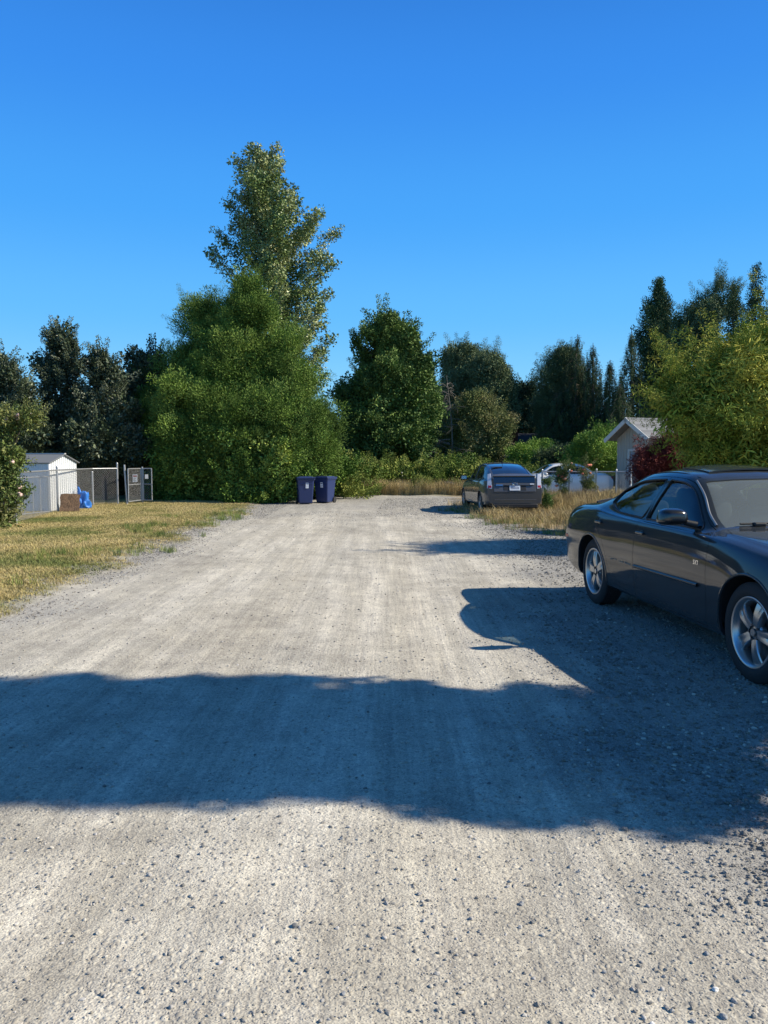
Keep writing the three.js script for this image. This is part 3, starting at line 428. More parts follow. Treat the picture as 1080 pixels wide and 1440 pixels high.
// ------------------------------------------------------------------ fences, shed, bins and houses
const GALV = mat(.42, .43, .44, .45, { metalness: .6 }), WIRE = mat(.36, .37, .38, .5, { metalness: .5 }), WHITEPAINT = mat(.78, .78, .76, .6);
function meshPanel(a, b, h, y0 = .04, step = .085, r = .0028) { // woven wire: two families of diagonal wires
  const dir = b.clone().sub(a).setY(0), L = dir.length(); dir.normalize(); const geos = [], at = (s, y) => a.clone().addScaledVector(dir, s).setY(y0 + y);
  for (let c = -h; c < L; c += step) for (const sg of [1, -1]) {
    let s0 = Math.max(0, c), s1 = Math.min(L, c + h); if (s1 - s0 < .02) continue; let ya = s0 - c, yb = s1 - c; if (sg < 0) { ya = h - ya; yb = h - yb; }
    geos.push(bar(at(s0, ya), at(s1, yb), r, 3));
  }
  return joined(geos);
}
function chainFence(label, posts, h, group, o = {}) { // posts: world positions on the ground
  const t = thing('chain_link_fence', label, 'fence', posts[0].clone(), 0, group), loc = p => p.clone().sub(posts[0]);
  posts.forEach((p, i) => { const q = loc(p), hh = o.tall?.[i] ?? h; const g = joined([cyl(.03, .03, hh, 10, q.x, hh / 2, q.z), cyl(.034, .02, .03, 10, q.x, hh + .015, q.z)]); part('post', g, o.white === i ? WHITEPAINT : GALV, t); });
  for (let i = 0; i < posts.length - 1; i++) {
    const a = loc(posts[i]), b = loc(posts[i + 1]); if (!o.norail) part('top_rail', bar(a.clone().setY(h - .03), b.clone().setY(h - .03), .022, 8), GALV, t);
    const m = part('wire_mesh', meshPanel(a, b, h - .1), WIRE, t); m.userData.kind = 'stuff';
  }
  return t;
}
const gp = (x, y) => { const p = G(x, y); return V(p.x, H(p.x, p.z), p.z); };
chainFence('sagging chain link fence from the rose bush past the metal shed', [gp(-40, 752), gp(23, 740), gp(82, 722), gp(131, 713), gp(166, 711)], 1.24, 'chain link fences', { tall: [1.3, 1.22, 1.3, 1.1, 1.38] });
{ // gate: leaning post, framed leaf, latch post, half open second leaf
  const a = gp(179, 712), b = gp(201, 709.5), c = gp(217, 709), t = thing('chain_link_gate', 'chain link yard gate with a crooked post and a white notice', 'gate', a), q = p => p.clone().sub(a);
  part('post', bar(V(0, 0, 0), V(-.07, 1.34, 0), .032, 10), GALV, t); part('post', bar(q(b), q(b).setY(1.26), .032, 10), GALV, t);
  const A = q(a).add(V(.05, 0, .01)), B = q(b).add(V(-.05, 0, .01)), C = q(c).add(V(0, 0, .25)), f = (p, r, n) => joined([bar(p.clone().setY(.1), r.clone().setY(.1), .02), bar(p.clone().setY(.66), r.clone().setY(.66), .018), bar(p.clone().setY(1.2), r.clone().setY(1.2), .02), bar(p.clone().setY(.1), p.clone().setY(1.2), .02), bar(r.clone().setY(.1), r.clone().setY(1.2), .02)]);
  for (const [p, r] of [[A, B], [q(b).add(V(.04, 0, .02)), C]]) { const leaf = part('gate_leaf', f(p, r), GALV, t); part('wire_mesh', meshPanel(p, r, 1.08, .11), WIRE, leaf).userData.kind = 'stuff'; }
  const nt = canvasTex(48, 72, (x, w, h) => { x.fillStyle = '#eef0ee'; x.fillRect(0, 0, w, h); x.fillStyle = '#b7433c'; x.fillRect(5, 10, 38, 14); x.fillStyle = '#555'; for (let i = 0; i < 5; i++) x.fillRect(7, 34 + i * 7, 30 - (i % 3) * 7, 3); });
  const s = tag(part('notice_sign', rbox(.16, .26, .006, .002), new THREE.MeshStandardMaterial({ map: nt, roughness: .6 }), scene), 'small white notice hung on the chain link gate', 'sign'); s.position.copy(gp(191.5, 710)).setY(.93); s.position.z += .06; s.rotation.y = .1;
  const s2 = tag(part('notice_sign', rbox(.11, .15, .006, .002), mat(.5, .51, .52, .6), scene), 'tiny grey tag wired to the half open gate leaf', 'sign'); s2.position.copy(gp(209, 709.5)).setY(.98); s2.position.z += .17; s2.rotation.y = .3;
}
{ // ribbed metal shed behind the fence
  const base = gp(70, 722), turn = -.07, t = thing('metal_shed', 'small white ribbed metal shed with a low grey gable roof', 'shed', base, 0);
  const W = 1.75, L = 2.6, He = 1.42, Hr = 1.66, wallM = mat(.70, .72, .73, .55), roofM = mat(.16, .17, .18, .6), g = new THREE.Group(); t.rotation.y = turn;
  // local: gable wall runs to -z (away), side wall runs to -x
  const rib = (n, fn) => joined([...Array(n).keys()].map(fn));
  const gable = new THREE.Shape([[0, 0], [W, 0], [W, He], [W / 2, Hr], [0, He]].map(p => new THREE.Vector2(...p)));
  const gg = new THREE.ExtrudeGeometry(gable, { depth: .02, bevelEnabled: false }).rotateY(Math.PI / 2).translate(-.02, 0, 0); // x->-z
  const gw = part('gable_wall', gg, wallM, t); const nR = 14;
  for (let i = 0; i < nR; i++) { const s = (i + .5) * W / nR, h = lerp(He, Hr, 1 - Math.abs(s - W / 2) / (W / 2)) - .04; part('rib', box(.022, h, .05, .006, h / 2, -s), wallM, gw); }
  const sw = part('side_wall', box(L, He, .02, -L / 2 - .025, He / 2, .0), wallM, t); for (let i = 0; i < 20; i++) part('rib', box(.05, He - .04, .02, -(i + .5) * L / 20 - .03, He / 2 - .02, .012), wallM, sw);
  part('side_wall', box(L, He, .02, -L / 2 - .025, He / 2, -W), wallM, t); part('gable_wall', gg.clone().translate(-L - .03, 0, 0), wallM, t);
  const sl = Math.hypot(W / 2, Hr - He) + .1, an = Math.atan2(Hr - He, W / 2);
  for (const s of [-1, 1]) part('roof_panel', rbox(L + .16, .03, sl, .008, 0, 0, 0, 2), roofM, t, [-L / 2, (Hr + He) / 2 + .025 - .01, -W / 2 + s * W / 4 + s * .02], [s * an, 0, 0]);
  part('corner_trim', box(.05, He, .05, .004, He / 2, .006), mat(.8, .8, .8, .5), t); part('ridge_cap', box(L + .17, .03, .1, -L / 2, Hr + .045, -W / 2), mat(.45, .46, .47, .5), t);
}
{ // tube-framed kennel panel between shed and fence
  const a = gp(8, 731), b = gp(69, 724), t = thing('kennel_panel', 'galvanised tube panel with thin uprights standing before the shed', 'panel', a), d = b.clone().sub(a);
  for (const f of [0, .42, .62, .8, 1]) part('bar', bar(d.clone().multiplyScalar(f).setY(.03), d.clone().multiplyScalar(f).setY(1.05 - (f === .62 ? .1 : 0)), .014, 8), GALV, t);
  part('rail', bar(V(0, .05, 0), d.clone().setY(.05), .014, 8), GALV, t); part('rail', bar(V(0, 1.04, 0), d.clone().setY(1.04), .014, 8), GALV, t);
}
{ // weathered board and blue tarp
  const p = gp(101, 722), g = new THREE.BoxGeometry(.54, .6, .03, 14, 14, 1), q = g.attributes.position; for (let i = 0; i < q.count; i++) { const x = q.getX(i), y = q.getY(i); q.setX(i, x * (1 - .12 * (y > 0 ? y : 0)) + .03 * noise(x * 6, y * 6)); q.setY(i, y * (1 - .18 * Math.abs(x - .05)) + .02 * noise(x * 8, 3)); q.setZ(i, q.getZ(i) + .02 * noise(x * 4, y * 4, 9)); } g.computeVertexNormals();
  const bt = canvasTex(128, 128, (x, w, h) => { const R = rng(8); for (let i = 0; i < 5000; i++) { const v = 62 + R() * 70; x.fillStyle = `rgb(${v * 1.15 | 0},${v * .92 | 0},${v * .72 | 0})`; x.fillRect(R() * w, R() * h, 1 + R() * 2, 2 + R() * 8); } });
  const o = tag(part('plywood_board', g, new THREE.MeshStandardMaterial({ map: bt, roughness: .95 }), scene), 'rough brown board propped against the chain link fence', 'board'); o.position.set(p.x, .29, p.z + .12); o.rotation.set(-.22, .25, 0);
  const tp = gp(120, 717), tg = new THREE.SphereGeometry(.5, 34, 22), c = tg.attributes.position; for (let i = 0; i < c.count; i++) { const x = c.getX(i), y = c.getY(i), z = c.getZ(i), k = 1 + .55 * noise(x * 4, y * 4, z * 4) + .3 * noise(x * 10, y * 10, z * 10); c.setXYZ(i, x * .42 * k + .1 * Math.max(0, y) * -1, Math.max(-.02, (y + .35) * .58 * k), z * .4 * k); } tg.computeVertexNormals();
  const tp2 = tag(part('tarpaulin', tg, mat(.03, .17, .55, .45), scene), 'crumpled bright blue tarpaulin heaped beside the brown board', 'tarp'); tp2.position.set(tp.x, 0, tp.z + .1);
}
// ---- wheeled bins
function bin(label, p, turn) {
  const t = thing('wheeled_bin', label, 'bin', p, turn, 'blue wheeled bins'), M = phys(.018, .034, .115, .42), Wb = .58, D = .66, Hb = .86;
  const g = new RoundedBoxGeometry(Wb, Hb, D, 5, .05), q = g.attributes.position; for (let i = 0; i < q.count; i++) { const f = q.getY(i) / Hb + .5, k = lerp(.8, 1, f); q.setX(i, q.getX(i) * k); q.setZ(i, q.getZ(i) * lerp(.74, 1, f)); } g.translate(0, Hb / 2 + .03, 0); g.computeVertexNormals();
  const b = part('body', g, M, t); part('rim', rbox(Wb + .05, .05, D + .05, .02, 0, Hb + .01, 0), M, b);
  const lid = part('lid', joined([rbox(Wb + .07, .05, D + .1, .022, 0, Hb + .06, .01), rbox(Wb - .08, .05, D - .1, .022, 0, Hb + .085, 0)]), M, t); part('hinge', bar(V(-.24, Hb + .05, -D / 2 - .06), V(.24, Hb + .05, -D / 2 - .06), .02, 10), M, lid);
  for (const s of [-1, 1]) part('wheel', new THREE.CylinderGeometry(.11, .11, .05, 20).rotateZ(Math.PI / 2).translate(s * .26, .11, -.25), mat(.02, .02, .02, .8), t);
  const st = canvasTex(32, 64, (x, w, h) => { x.fillStyle = '#eceef2'; x.fillRect(0, 0, w, h); x.fillStyle = '#3a3f70'; x.beginPath(); x.moveTo(6, 10); x.lineTo(26, 6); x.lineTo(16, 24); x.closePath(); x.fill(); x.fillRect(7, 32, 18, 3); x.fillRect(7, 42, 18, 3); x.fillRect(7, 52, 12, 3); });
  const an = Math.atan2((1 - .74) * D / 2, Hb); part('sticker', box(.1, .19, .004), new THREE.MeshStandardMaterial({ map: st, roughness: .5 }), t, [.04, .66, lerp(.74, 1, .73) * D / 2 + .012], [-an * -1, 0, 0]);
  part('lifting_bar', bar(V(-.2, .72, D / 2 - .01), V(.2, .72, D / 2 - .01), .012, 8), M, t);
  return t;
}
bin('blue wheeled bin standing squarely with its sticker side to the drive', gp(429, 709), .22);
bin('blue wheeled bin turned aside next to the squarely standing bin', gp(457, 707), -.42);
// ---- right fence, with its corner post
chainFence('chain link fence with a white corner post in front of the white car', [P(762, 700, 27.4), P(800, 700, 27.3), P(838, 700, 27.2), P(866, 700, 27.1), P(886.5, 700, 27)].map(p => V(p.x, 0, p.z)), 1.17, 'chain link fences', { tall: [1.2, 1.2, 1.22, 1.2, 1.36], white: 4 });
// ---- survey stake and a tyre in the dry grass
{ const p = P(568, 690, 35.5), s = tag(part('survey_stake', joined([bar(V(0, -.1, 0), V(-.09, .95, 0), .022, 4), bar(V(-.09, .95, 0), V(-.092, 1.0, 0), .022, 4, .004)]), mat(.62, .6, .56, .8), scene), 'thin pale stake leaning in the dry grass', 'stake'); s.position.set(p.x, 0, p.z);
  const q = P(628, 690, 34.5), ty = tag(part('old_tyre', new THREE.TorusGeometry(.26, .1, 12, 28).rotateX(Math.PI / 2 - .3), mat(.025, .025, .028, .85), scene), 'old dark tyre lying in the dry grass near the hatchback', 'tyre'); ty.position.set(q.x, .42, q.z);
  const mound = tag(part('cut_wood_heap', joined([...Array(26).keys()].map(i => { const R = rng(300 + i); const a = V(R() * 2 - 1, .1 + R() * .4, R() - .5); return bar(a, a.clone().add(V(R() * .9 - .45, R() * .3 - .12, R() * .8 - .4)), .02 + R() * .03, 6); })), DEADBARK, scene), 'heap of pale cut branches in the dry grass', 'brush heap', undefined, 'stuff'); const mp = onGround(640, 36.5); mound.position.copy(mp).setY(.2); }
// ---- outbuilding on the right
{
  const pk = P(894, 588, 31), a = 72 * Math.PI / 180, dir = V(Math.cos(a), 0, Math.sin(a)), back = V(Math.sin(a), 0, -Math.cos(a)); // dir: along the gable wall towards the camera; back: along the ridge
  const t = thing('outbuilding', 'small beige gabled outbuilding with a white framed window', 'shed', V(pk.x, 0, pk.z)), w = 1.2, Hr = pk.y - .12, sl = .56, He = Hr - sl * w, L = 4.2;
  const siding = mat(.42, .385, .33, .85), trim = mat(.6, .59, .56, .7), X = (s, y, b) => dir.clone().multiplyScalar(s).addScaledVector(back, b).setY(y);
  const basis = new THREE.Matrix4().makeBasis(dir, UP, dir.clone().cross(UP)); // local x along wall, z = outward (-back)
  const g = new THREE.Group();
  const put = (name, geo, m, par) => part(name, geo.applyMatrix4(basis), m, par);
  const win = { x: .2, w: 1.1, y: 1.05, h: .85 };
  const shp = new THREE.Shape([[-w, 0], [w, 0], [w, He], [0, Hr], [-w, He]].map(p => new THREE.Vector2(...p))); shp.holes.push(new THREE.Path([[win.x - win.w / 2, win.y], [win.x - win.w / 2, win.y + win.h], [win.x + win.w / 2, win.y + win.h], [win.x + win.w / 2, win.y]].map(p => new THREE.Vector2(...p))));
  const zs = dir.clone().cross(UP).dot(back) > 0 ? 1 : -1; // sign of the inward direction in local z
  const wall = put('gable_wall', new THREE.ExtrudeGeometry(shp, { depth: .1, bevelEnabled: false }).translate(0, 0, zs > 0 ? 0 : -.1), siding, t);
  for (let i = 0; i < 13; i++) { const x = -w + .08 + i * .185, top = Hr - Math.abs(x) * sl - .03; if (Math.abs(x - win.x) < win.w / 2 + .08) { put('batten', box(.03, win.y - .1, .02, x, win.y / 2 - .05, -zs * .008), siding, wall); put('batten', box(.03, top - win.y - win.h - .1, .02, x, (top + win.y + win.h + .1) / 2, -zs * .008), siding, wall); } else put('batten', box(.03, top, .02, x, top / 2, -zs * .008), siding, wall); }
  const wn = put('window', box(win.w, win.h, .01, win.x, win.y + win.h / 2, zs * .05), phys(.35, .42, .5, .08, { specularIntensity: 1 }), t);
  for (const [bw, bh, x, y] of [[win.w + .16, .09, 0, win.h / 2 + .04], [win.w + .16, .09, 0, -win.h / 2 - .04], [.09, win.h, win.w / 2 + .035, 0], [.09, win.h, -win.w / 2 - .035, 0], [.04, win.h, 0, 0], [win.w, .035, 0, 0]]) put('frame', box(bw, bh, .05, win.x + x, win.y + win.h / 2 + y, -zs * .012), trim, wn);
  for (const s of [-1, 1]) { put('side_wall', box(.1, He, L - .11, s * (w - .05), He / 2, zs * (L / 2 + .055)), siding, t);
    const len = Math.hypot(w + .35, (w + .16) * sl), an = Math.atan(sl), rg = rbox(len, .07, L + .7, .012, 0, 0, 0, 2).rotateZ(-s * an).translate(s * (w + .16) / 2, Hr - (w + .16) * sl / 2 + .07, zs * (L / 2 - .1));
    const rf = put('roof_slope', rg, mat(.2, .205, .21, .9), t); put('fascia', box(len, .17, .035).rotateZ(-s * an).translate(s * (w + .16) / 2, Hr - (w + .16) * sl / 2 + .03, zs * (-.47)), trim, rf);
    for (let r = 0; r < 9; r++) { const f = (r + .5) / 9 * (w + .16); put('shingle_course', box((w + .16) / 9 * 1.2, .012, L + .66).rotateZ(-s * (an - .02)).translate(s * f, Hr - f * sl + .118, zs * (L / 2 - .1)), mat(.18 + .03 * ((r * 7) % 3), .182 + .03 * ((r * 7) % 3), .185 + .03 * ((r * 7) % 3), .95), rf); } }
  put('rear_wall', new THREE.ExtrudeGeometry(new THREE.Shape([[-w, 0], [w, 0], [w, He], [0, Hr], [-w, He]].map(p => new THREE.Vector2(...p))), { depth: .1, bevelEnabled: false }).translate(0, 0, zs > 0 ? L : -L - .1), siding, t);
}
// ---- dark roofed house behind the hatchback, and the blue grey one behind the dead tree
function house(name, label, x0, x1, d, ridgeY, eaveY, wallC, roofC, o = {}) {
  const A = P(x0, ridgeY, d), B = P(x1, ridgeY, d), E = P(x0, eaveY, d - 3).y, L = B.x - A.x, dep = 7, t = thing(name, label, 'house', V((A.x + B.x) / 2, 0, A.z)), Hr = A.y, wm = mat(...wallC, .85), rm = mat(...roofC, .92);
  const prof = new THREE.Shape([[-dep / 2, 0], [dep / 2, 0], [dep / 2, E], [0, Hr - .08], [-dep / 2, E]].map(p => new THREE.Vector2(...p)));
  part('wall', new THREE.ExtrudeGeometry(prof, { depth: L, bevelEnabled: false }).rotateY(Math.PI / 2).translate(-L / 2, 0, 0), wm, t);
  const sl = (Hr - E) / (dep / 2), an = Math.atan(sl), ov = dep / 2 + .45, len = Math.hypot(ov, ov * sl);
  for (const s of [-1, 1]) { const rf = part('roof_slope', rbox(L + .7, .09, len, .015, 0, 0, 0, 2), rm, t, [0, Hr - ov * sl / 2 + .02, s * ov / 2], [s * an, 0, 0]);
    if (s > 0) part('gutter', box(L + .72, .13, .12, 0, -.05, len / 2 + .05), mat(.62, .62, .6, .6), rf);
    for (let r = 0; r < 8; r++) part('shingle_course', box(L + .66, .014, len / 8 * 1.1, 0, .052 + r * .0005, -len / 2 + (r + .5) * len / 8), mat(roofC[0] * (.85 + .12 * (r % 3)), roofC[1] * (.85 + .12 * (r % 3)), roofC[2] * (.85 + .12 * (r % 3)), .95), rf); }
  for (let i = 0; i < (o.windows ?? 3); i++) { const x = -L / 2 + (i + .7) * L / ((o.windows ?? 3) + .4), wy = E * .55; const w = part('window', box(1.1, .9, .02, x, wy, dep / 2 + .012), phys(.03, .04, .05, .06), t); for (const [bw, bh, ax, ay] of [[1.26, .08, 0, .47], [1.26, .08, 0, -.47], [.08, .9, .58, 0], [.08, .9, -.58, 0]]) part('frame', box(bw, bh, .06, x + ax, wy + ay, dep / 2 + .02), mat(.6, .6, .58, .7), w); }
  if (o.chimney) { const cx = P(o.chimney, ridgeY, d).x - (A.x + B.x) / 2, ch = part('chimney', box(.55, 1.5, .55, cx, Hr - .35, 1.6), mat(.16, .07, .05, .9), t); for (let r = 0; r < 9; r++) part('brick_course', box(.57, .1, .57, cx, Hr - .95 + r * .16, 1.6), mat(.17 + .02 * (r % 2), .07, .055, .9), ch); part('cap', box(.66, .08, .66, cx, Hr + .44, 1.6), mat(.3, .3, .3, .9), ch); }
  return t;
}
house('dark_roofed_house', 'low house with a dark shingle roof and pale gutter behind the trees', 696, 860, 58, 611, 637, [.10, .095, .09], [.028, .029, .034], { chimney: 717, windows: 3 });
house('blue_grey_house', 'blue grey house glimpsed through the dead tree branches', 585, 694, 60, 598, 634, [.16, .2, .28], [.10, .12, .16], { windows: 2 });
// ------------------------------------------------------------------ cars
// car axes: z runs from the front axle (0) to the rear, y up, x across; every section is a ring of 12 half-profile points
function pchip(pts) {
  const n = pts.length, x = pts.map(p => p[0]), y = pts.map(p => p[1]), h = [], dl = [], m = new Array(n).fill(0);
  for (let i = 0; i < n - 1; i++) { h[i] = x[i + 1] - x[i]; dl[i] = (y[i + 1] - y[i]) / h[i]; }
  m[0] = dl[0]; m[n - 1] = dl[n - 2];
  for (let i = 1; i < n - 1; i++) m[i] = dl[i - 1] * dl[i] <= 0 ? 0 : 3 * (h[i - 1] + h[i]) / ((2 * h[i] + h[i - 1]) / dl[i - 1] + (h[i] + 2 * h[i - 1]) / dl[i]);
  return u => { if (u <= x[0]) return y[0]; if (u >= x[n - 1]) return y[n - 1]; let i = 0; while (u > x[i + 1]) i++; const t = (u - x[i]) / h[i], a = t * t, b = a * t; return (2 * b - 3 * a + 1) * y[i] + (b - 2 * a + t) * h[i] * m[i] + (-2 * b + 3 * a) * y[i + 1] + (b - a) * h[i] * m[i + 1]; };
}
const KS = 5; // samples per profile segment
function carForm(spec) {
  const c = {}; for (const k of Object.keys(spec.curves)) c[k] = pchip(spec.curves[k]);
  function half(u, inset = 0) {
    const yb = c.yb(u), ysh = c.ysh(u), ws = c.ws(u), wsh = c.wsh(u), wr = c.wr(u), yr = Math.max(c.yr(u), ysh + .016), yc = Math.max(c.yc(u), yr + .004), wm = c.wm(u), hh = ysh - yb, gl = clamp((yr - ysh) / .3);
    const wl = lerp(ws, wm, .72), wc = lerp(wm, wsh, .45);
    const p = [[0, yb], [ws - .14, yb], [ws, yb + .05], [wl, yb + .33 * hh], [wm, yb + .63 * hh], [wc, ysh - .085], [wsh, ysh - .012], [wsh - .045, ysh + .012], [(wsh - .045 + wr) / 2 + .022 * gl, (ysh + .012 + yr) / 2], [wr, yr], [wr * .62, lerp(yr, yc, .74)], [0, yc]];
    const cr = new THREE.CatmullRomCurve3(p.map(q => V(q[0], q[1], 0)), false, 'centripetal'), n = (p.length - 1) * KS, out = [];
    for (let i = 0; i <= n; i++) { const q = cr.getPoint(i / n); out.push([i === 0 || i === n ? 0 : Math.max(0, q.x), q.y]); }
    if (!inset) return out;
    return out.map((q, i) => { const a = out[Math.max(0, i - 1)], b = out[Math.min(n, i + 1)]; let tx = b[0] - a[0], ty = b[1] - a[1]; const l = Math.hypot(tx, ty) || 1; tx /= l; ty /= l; if (i === 0 || i === n) return [0, q[1] + (i ? -inset : inset)]; return [Math.max(.001, q[0] - ty * inset), q[1] + tx * inset]; });
  }
  const leanZ = (u, y) => u + (c.lean ? c.lean(u) * (y - .6) : 0);
  function solid(inset, step = .045) {
    const ua = spec.u0 + inset, ub = spec.u1 - inset, n = Math.ceil((ub - ua) / step), pos = [], idx = []; let M = 0;
    const us = []; for (let i = 0; i <= n; i++) us.push(lerp(ua, ub, i / n));
    for (const u of us) { const h = half(clamp(u, spec.u0, spec.u1), inset), full = [...h.map(q => [q[0], q[1]]), ...h.slice(1, -1).reverse().map(q => [-q[0], q[1]])]; M = full.length; for (const q of full) pos.push(q[0], q[1], leanZ(u, q[1])); }
    for (let i = 0; i < us.length - 1; i++) for (let k = 0; k < M; k++) { const a = i * M + k, b = i * M + (k + 1) % M; idx.push(a, a + M, b, b, a + M, b + M); }
    const g = new THREE.BufferGeometry(); g.setAttribute('position', new THREE.Float32BufferAttribute(pos, 3)); g.setIndex(idx); g.computeVertexNormals();
    const nor = Array.from(g.attributes.normal.array), P2 = pos.slice();
    for (const e of [0, us.length - 1]) { const s = e ? 1 : -1, b = P2.length / 3; let cx = 0, cy = 0, cz = 0; for (let k = 0; k < M; k++) { const o = (e * M + k) * 3; P2.push(pos[o], pos[o + 1], pos[o + 2]); nor.push(0, 0, s); cx += pos[o] / M; cy += pos[o + 1] / M; cz += pos[o + 2] / M; } P2.push(0, cy, cz); nor.push(0, 0, s); for (let k = 0; k < M; k++) { const a = b + k, d = b + (k + 1) % M; s > 0 ? idx.push(b + M, d, a) : idx.push(b + M, a, d); } }
    const r = new THREE.BufferGeometry(); r.setAttribute('position', new THREE.Float32BufferAttribute(P2, 3)); r.setAttribute('normal', new THREE.Float32BufferAttribute(nor, 3)); r.setAttribute('uv', new THREE.Float32BufferAttribute(new Float32Array(P2.length / 3 * 2), 2));
    // the ring is wound so that faces look outwards
    const A = V(), B = V(), C = V(), q = idx; { A.fromArray(P2, q[6 * 12] * 3); B.fromArray(P2, q[6 * 12 + 1] * 3); C.fromArray(P2, q[6 * 12 + 2] * 3); const nn = B.sub(A).cross(C.sub(A)); if (nn.x < 0) { for (let i = 0; i < idx.length; i += 3) { const t = idx[i]; idx[i] = idx[i + 1]; idx[i + 1] = t; } for (let i = 0; i < M * us.length * 3; i++) nor[i] *= -1; r.setAttribute('normal', new THREE.Float32BufferAttribute(nor, 3)); for (let i = 0; i < 0; i++); fixCaps(idx, M, us.length, P2); } }
    r.setIndex(idx); return r;
  }
  function fixCaps(idx, M, n, P2) { // caps were turned with the sides: turn them back where they look inwards
    const start = (n - 1) * M * 6; for (let i = start; i < idx.length; i += 3) { const A = V().fromArray(P2, idx[i] * 3), B = V().fromArray(P2, idx[i + 1] * 3), C = V().fromArray(P2, idx[i + 2] * 3), z = B.clone().sub(A).cross(C.clone().sub(A)).z, want = A.z > (spec.u0 + spec.u1) / 2 ? 1 : -1; if (z * want < 0) { const t = idx[i]; idx[i] = idx[i + 1]; idx[i + 1] = t; } }
  }
  function patch(s0, s1, ua, ub, side, inset, nu = 24, lo = 0, hi = 0) { // piece of the skin between profile points s0 and s1
    const pos = [], idx = [], a0 = s0 * KS, n = (s1 - s0) * KS;
    for (let i = 0; i <= nu; i++) { const u = lerp(ua, ub, i / nu), h = half(u, inset); for (let k = 0; k <= n; k++) { const q = h[a0 + k]; pos.push(side * q[0], q[1], leanZ(u, q[1])); if (i < nu && k < n) { const a = i * (n + 1) + k; idx.push(a, a + 1, a + n + 1, a + 1, a + n + 2, a + n + 1); } } }
    const g = new THREE.BufferGeometry(); g.setAttribute('position', new THREE.Float32BufferAttribute(pos, 3)); g.setAttribute('uv', new THREE.Float32BufferAttribute(new Float32Array(pos.length / 3 * 2), 2)); g.setIndex(idx); g.computeVertexNormals();
    const nn = g.attributes.normal; if (nn.getX(Math.floor(nn.count / 2)) * side < 0) { for (let i = 0; i < idx.length; i += 3) { const t = idx[i]; idx[i] = idx[i + 1]; idx[i + 1] = t; } g.setIndex(idx); g.computeVertexNormals(); } return g;
  }
  function sideX(u, y) { const h = half(u); for (let i = 2 * KS; i < 9 * KS; i++) if (h[i][1] <= y && h[i + 1][1] >= y) return lerp(h[i][0], h[i + 1][0], (y - h[i][1]) / (h[i + 1][1] - h[i][1] || 1)); return h[4 * KS][0]; }
  function topY(u, x) { const h = half(u); for (let i = 6 * KS; i < 11 * KS; i++) if (h[i][0] >= x && h[i + 1][0] <= x) return lerp(h[i][1], h[i + 1][1], (h[i][0] - x) / (h[i][0] - h[i + 1][0] || 1)); return h[11 * KS][1]; }
  return { c, half, solid, patch, sideX, topY, leanZ };
}
const ev = new Evaluator(); ev.useGroups = false; ev.attributes = ['position', 'normal', 'uv'];
const brush = g => { const b = new Brush(g); b.updateMatrixWorld(); return b; };
const csg = (a, b, op) => { const r = ev.evaluate(a, b, op); r.updateMatrixWorld(); return r; };
const cleaned = g => { const q = g.clone(); q.clearGroups(); return q; };
const prismX = (pts, x0, x1) => new THREE.ExtrudeGeometry(new THREE.Shape(pts.map(p => new THREE.Vector2(...p))), { depth: x1 - x0, bevelEnabled: false, curveSegments: 4 }).rotateY(-Math.PI / 2).translate(x1, 0, 0); // (z, y) outline
const prismY = (pts, y0, y1) => new THREE.ExtrudeGeometry(new THREE.Shape(pts.map(p => new THREE.Vector2(...p))), { depth: y1 - y0, bevelEnabled: false, curveSegments: 4 }).rotateX(Math.PI / 2).translate(0, y1, 0);  // (x, z) outline
function shrink(pts, t) { // polygon pulled inwards by t
  let A = 0; pts.forEach((p, i) => { const q = pts[(i + 1) % pts.length]; A += p[0] * q[1] - q[0] * p[1]; }); const s = A > 0 ? 1 : -1;
  return pts.map((p, i) => { const a = pts[(i + pts.length - 1) % pts.length], b = pts[(i + 1) % pts.length], n1 = [-(p[1] - a[1]), p[0] - a[0]], n2 = [-(b[1] - p[1]), b[0] - p[0]], l1 = Math.hypot(...n1), l2 = Math.hypot(...n2); let nx = n1[0] / l1 + n2[0] / l2, ny = n1[1] / l1 + n2[1] / l2; const l = Math.hypot(nx, ny) || 1, k = t / Math.max(.4, l / 2); return [p[0] + s * nx / l * k, p[1] + s * ny / l * k]; });
}
const RUBBER = mat(.018, .018, .019, .82), DARKPLASTIC = mat(.014, .014, .016, .55), CHROME = mat(.75, .75, .76, .14, { metalness: 1 }), INTERIOR = mat(.035, .035, .038, .85), WELL = mat(.008, .008, .008, .95);
const ALLOY = mat(.44, .45, .46, .3, { metalness: .9 }), DISC = mat(.28, .27, .26, .45, { metalness: .8 });
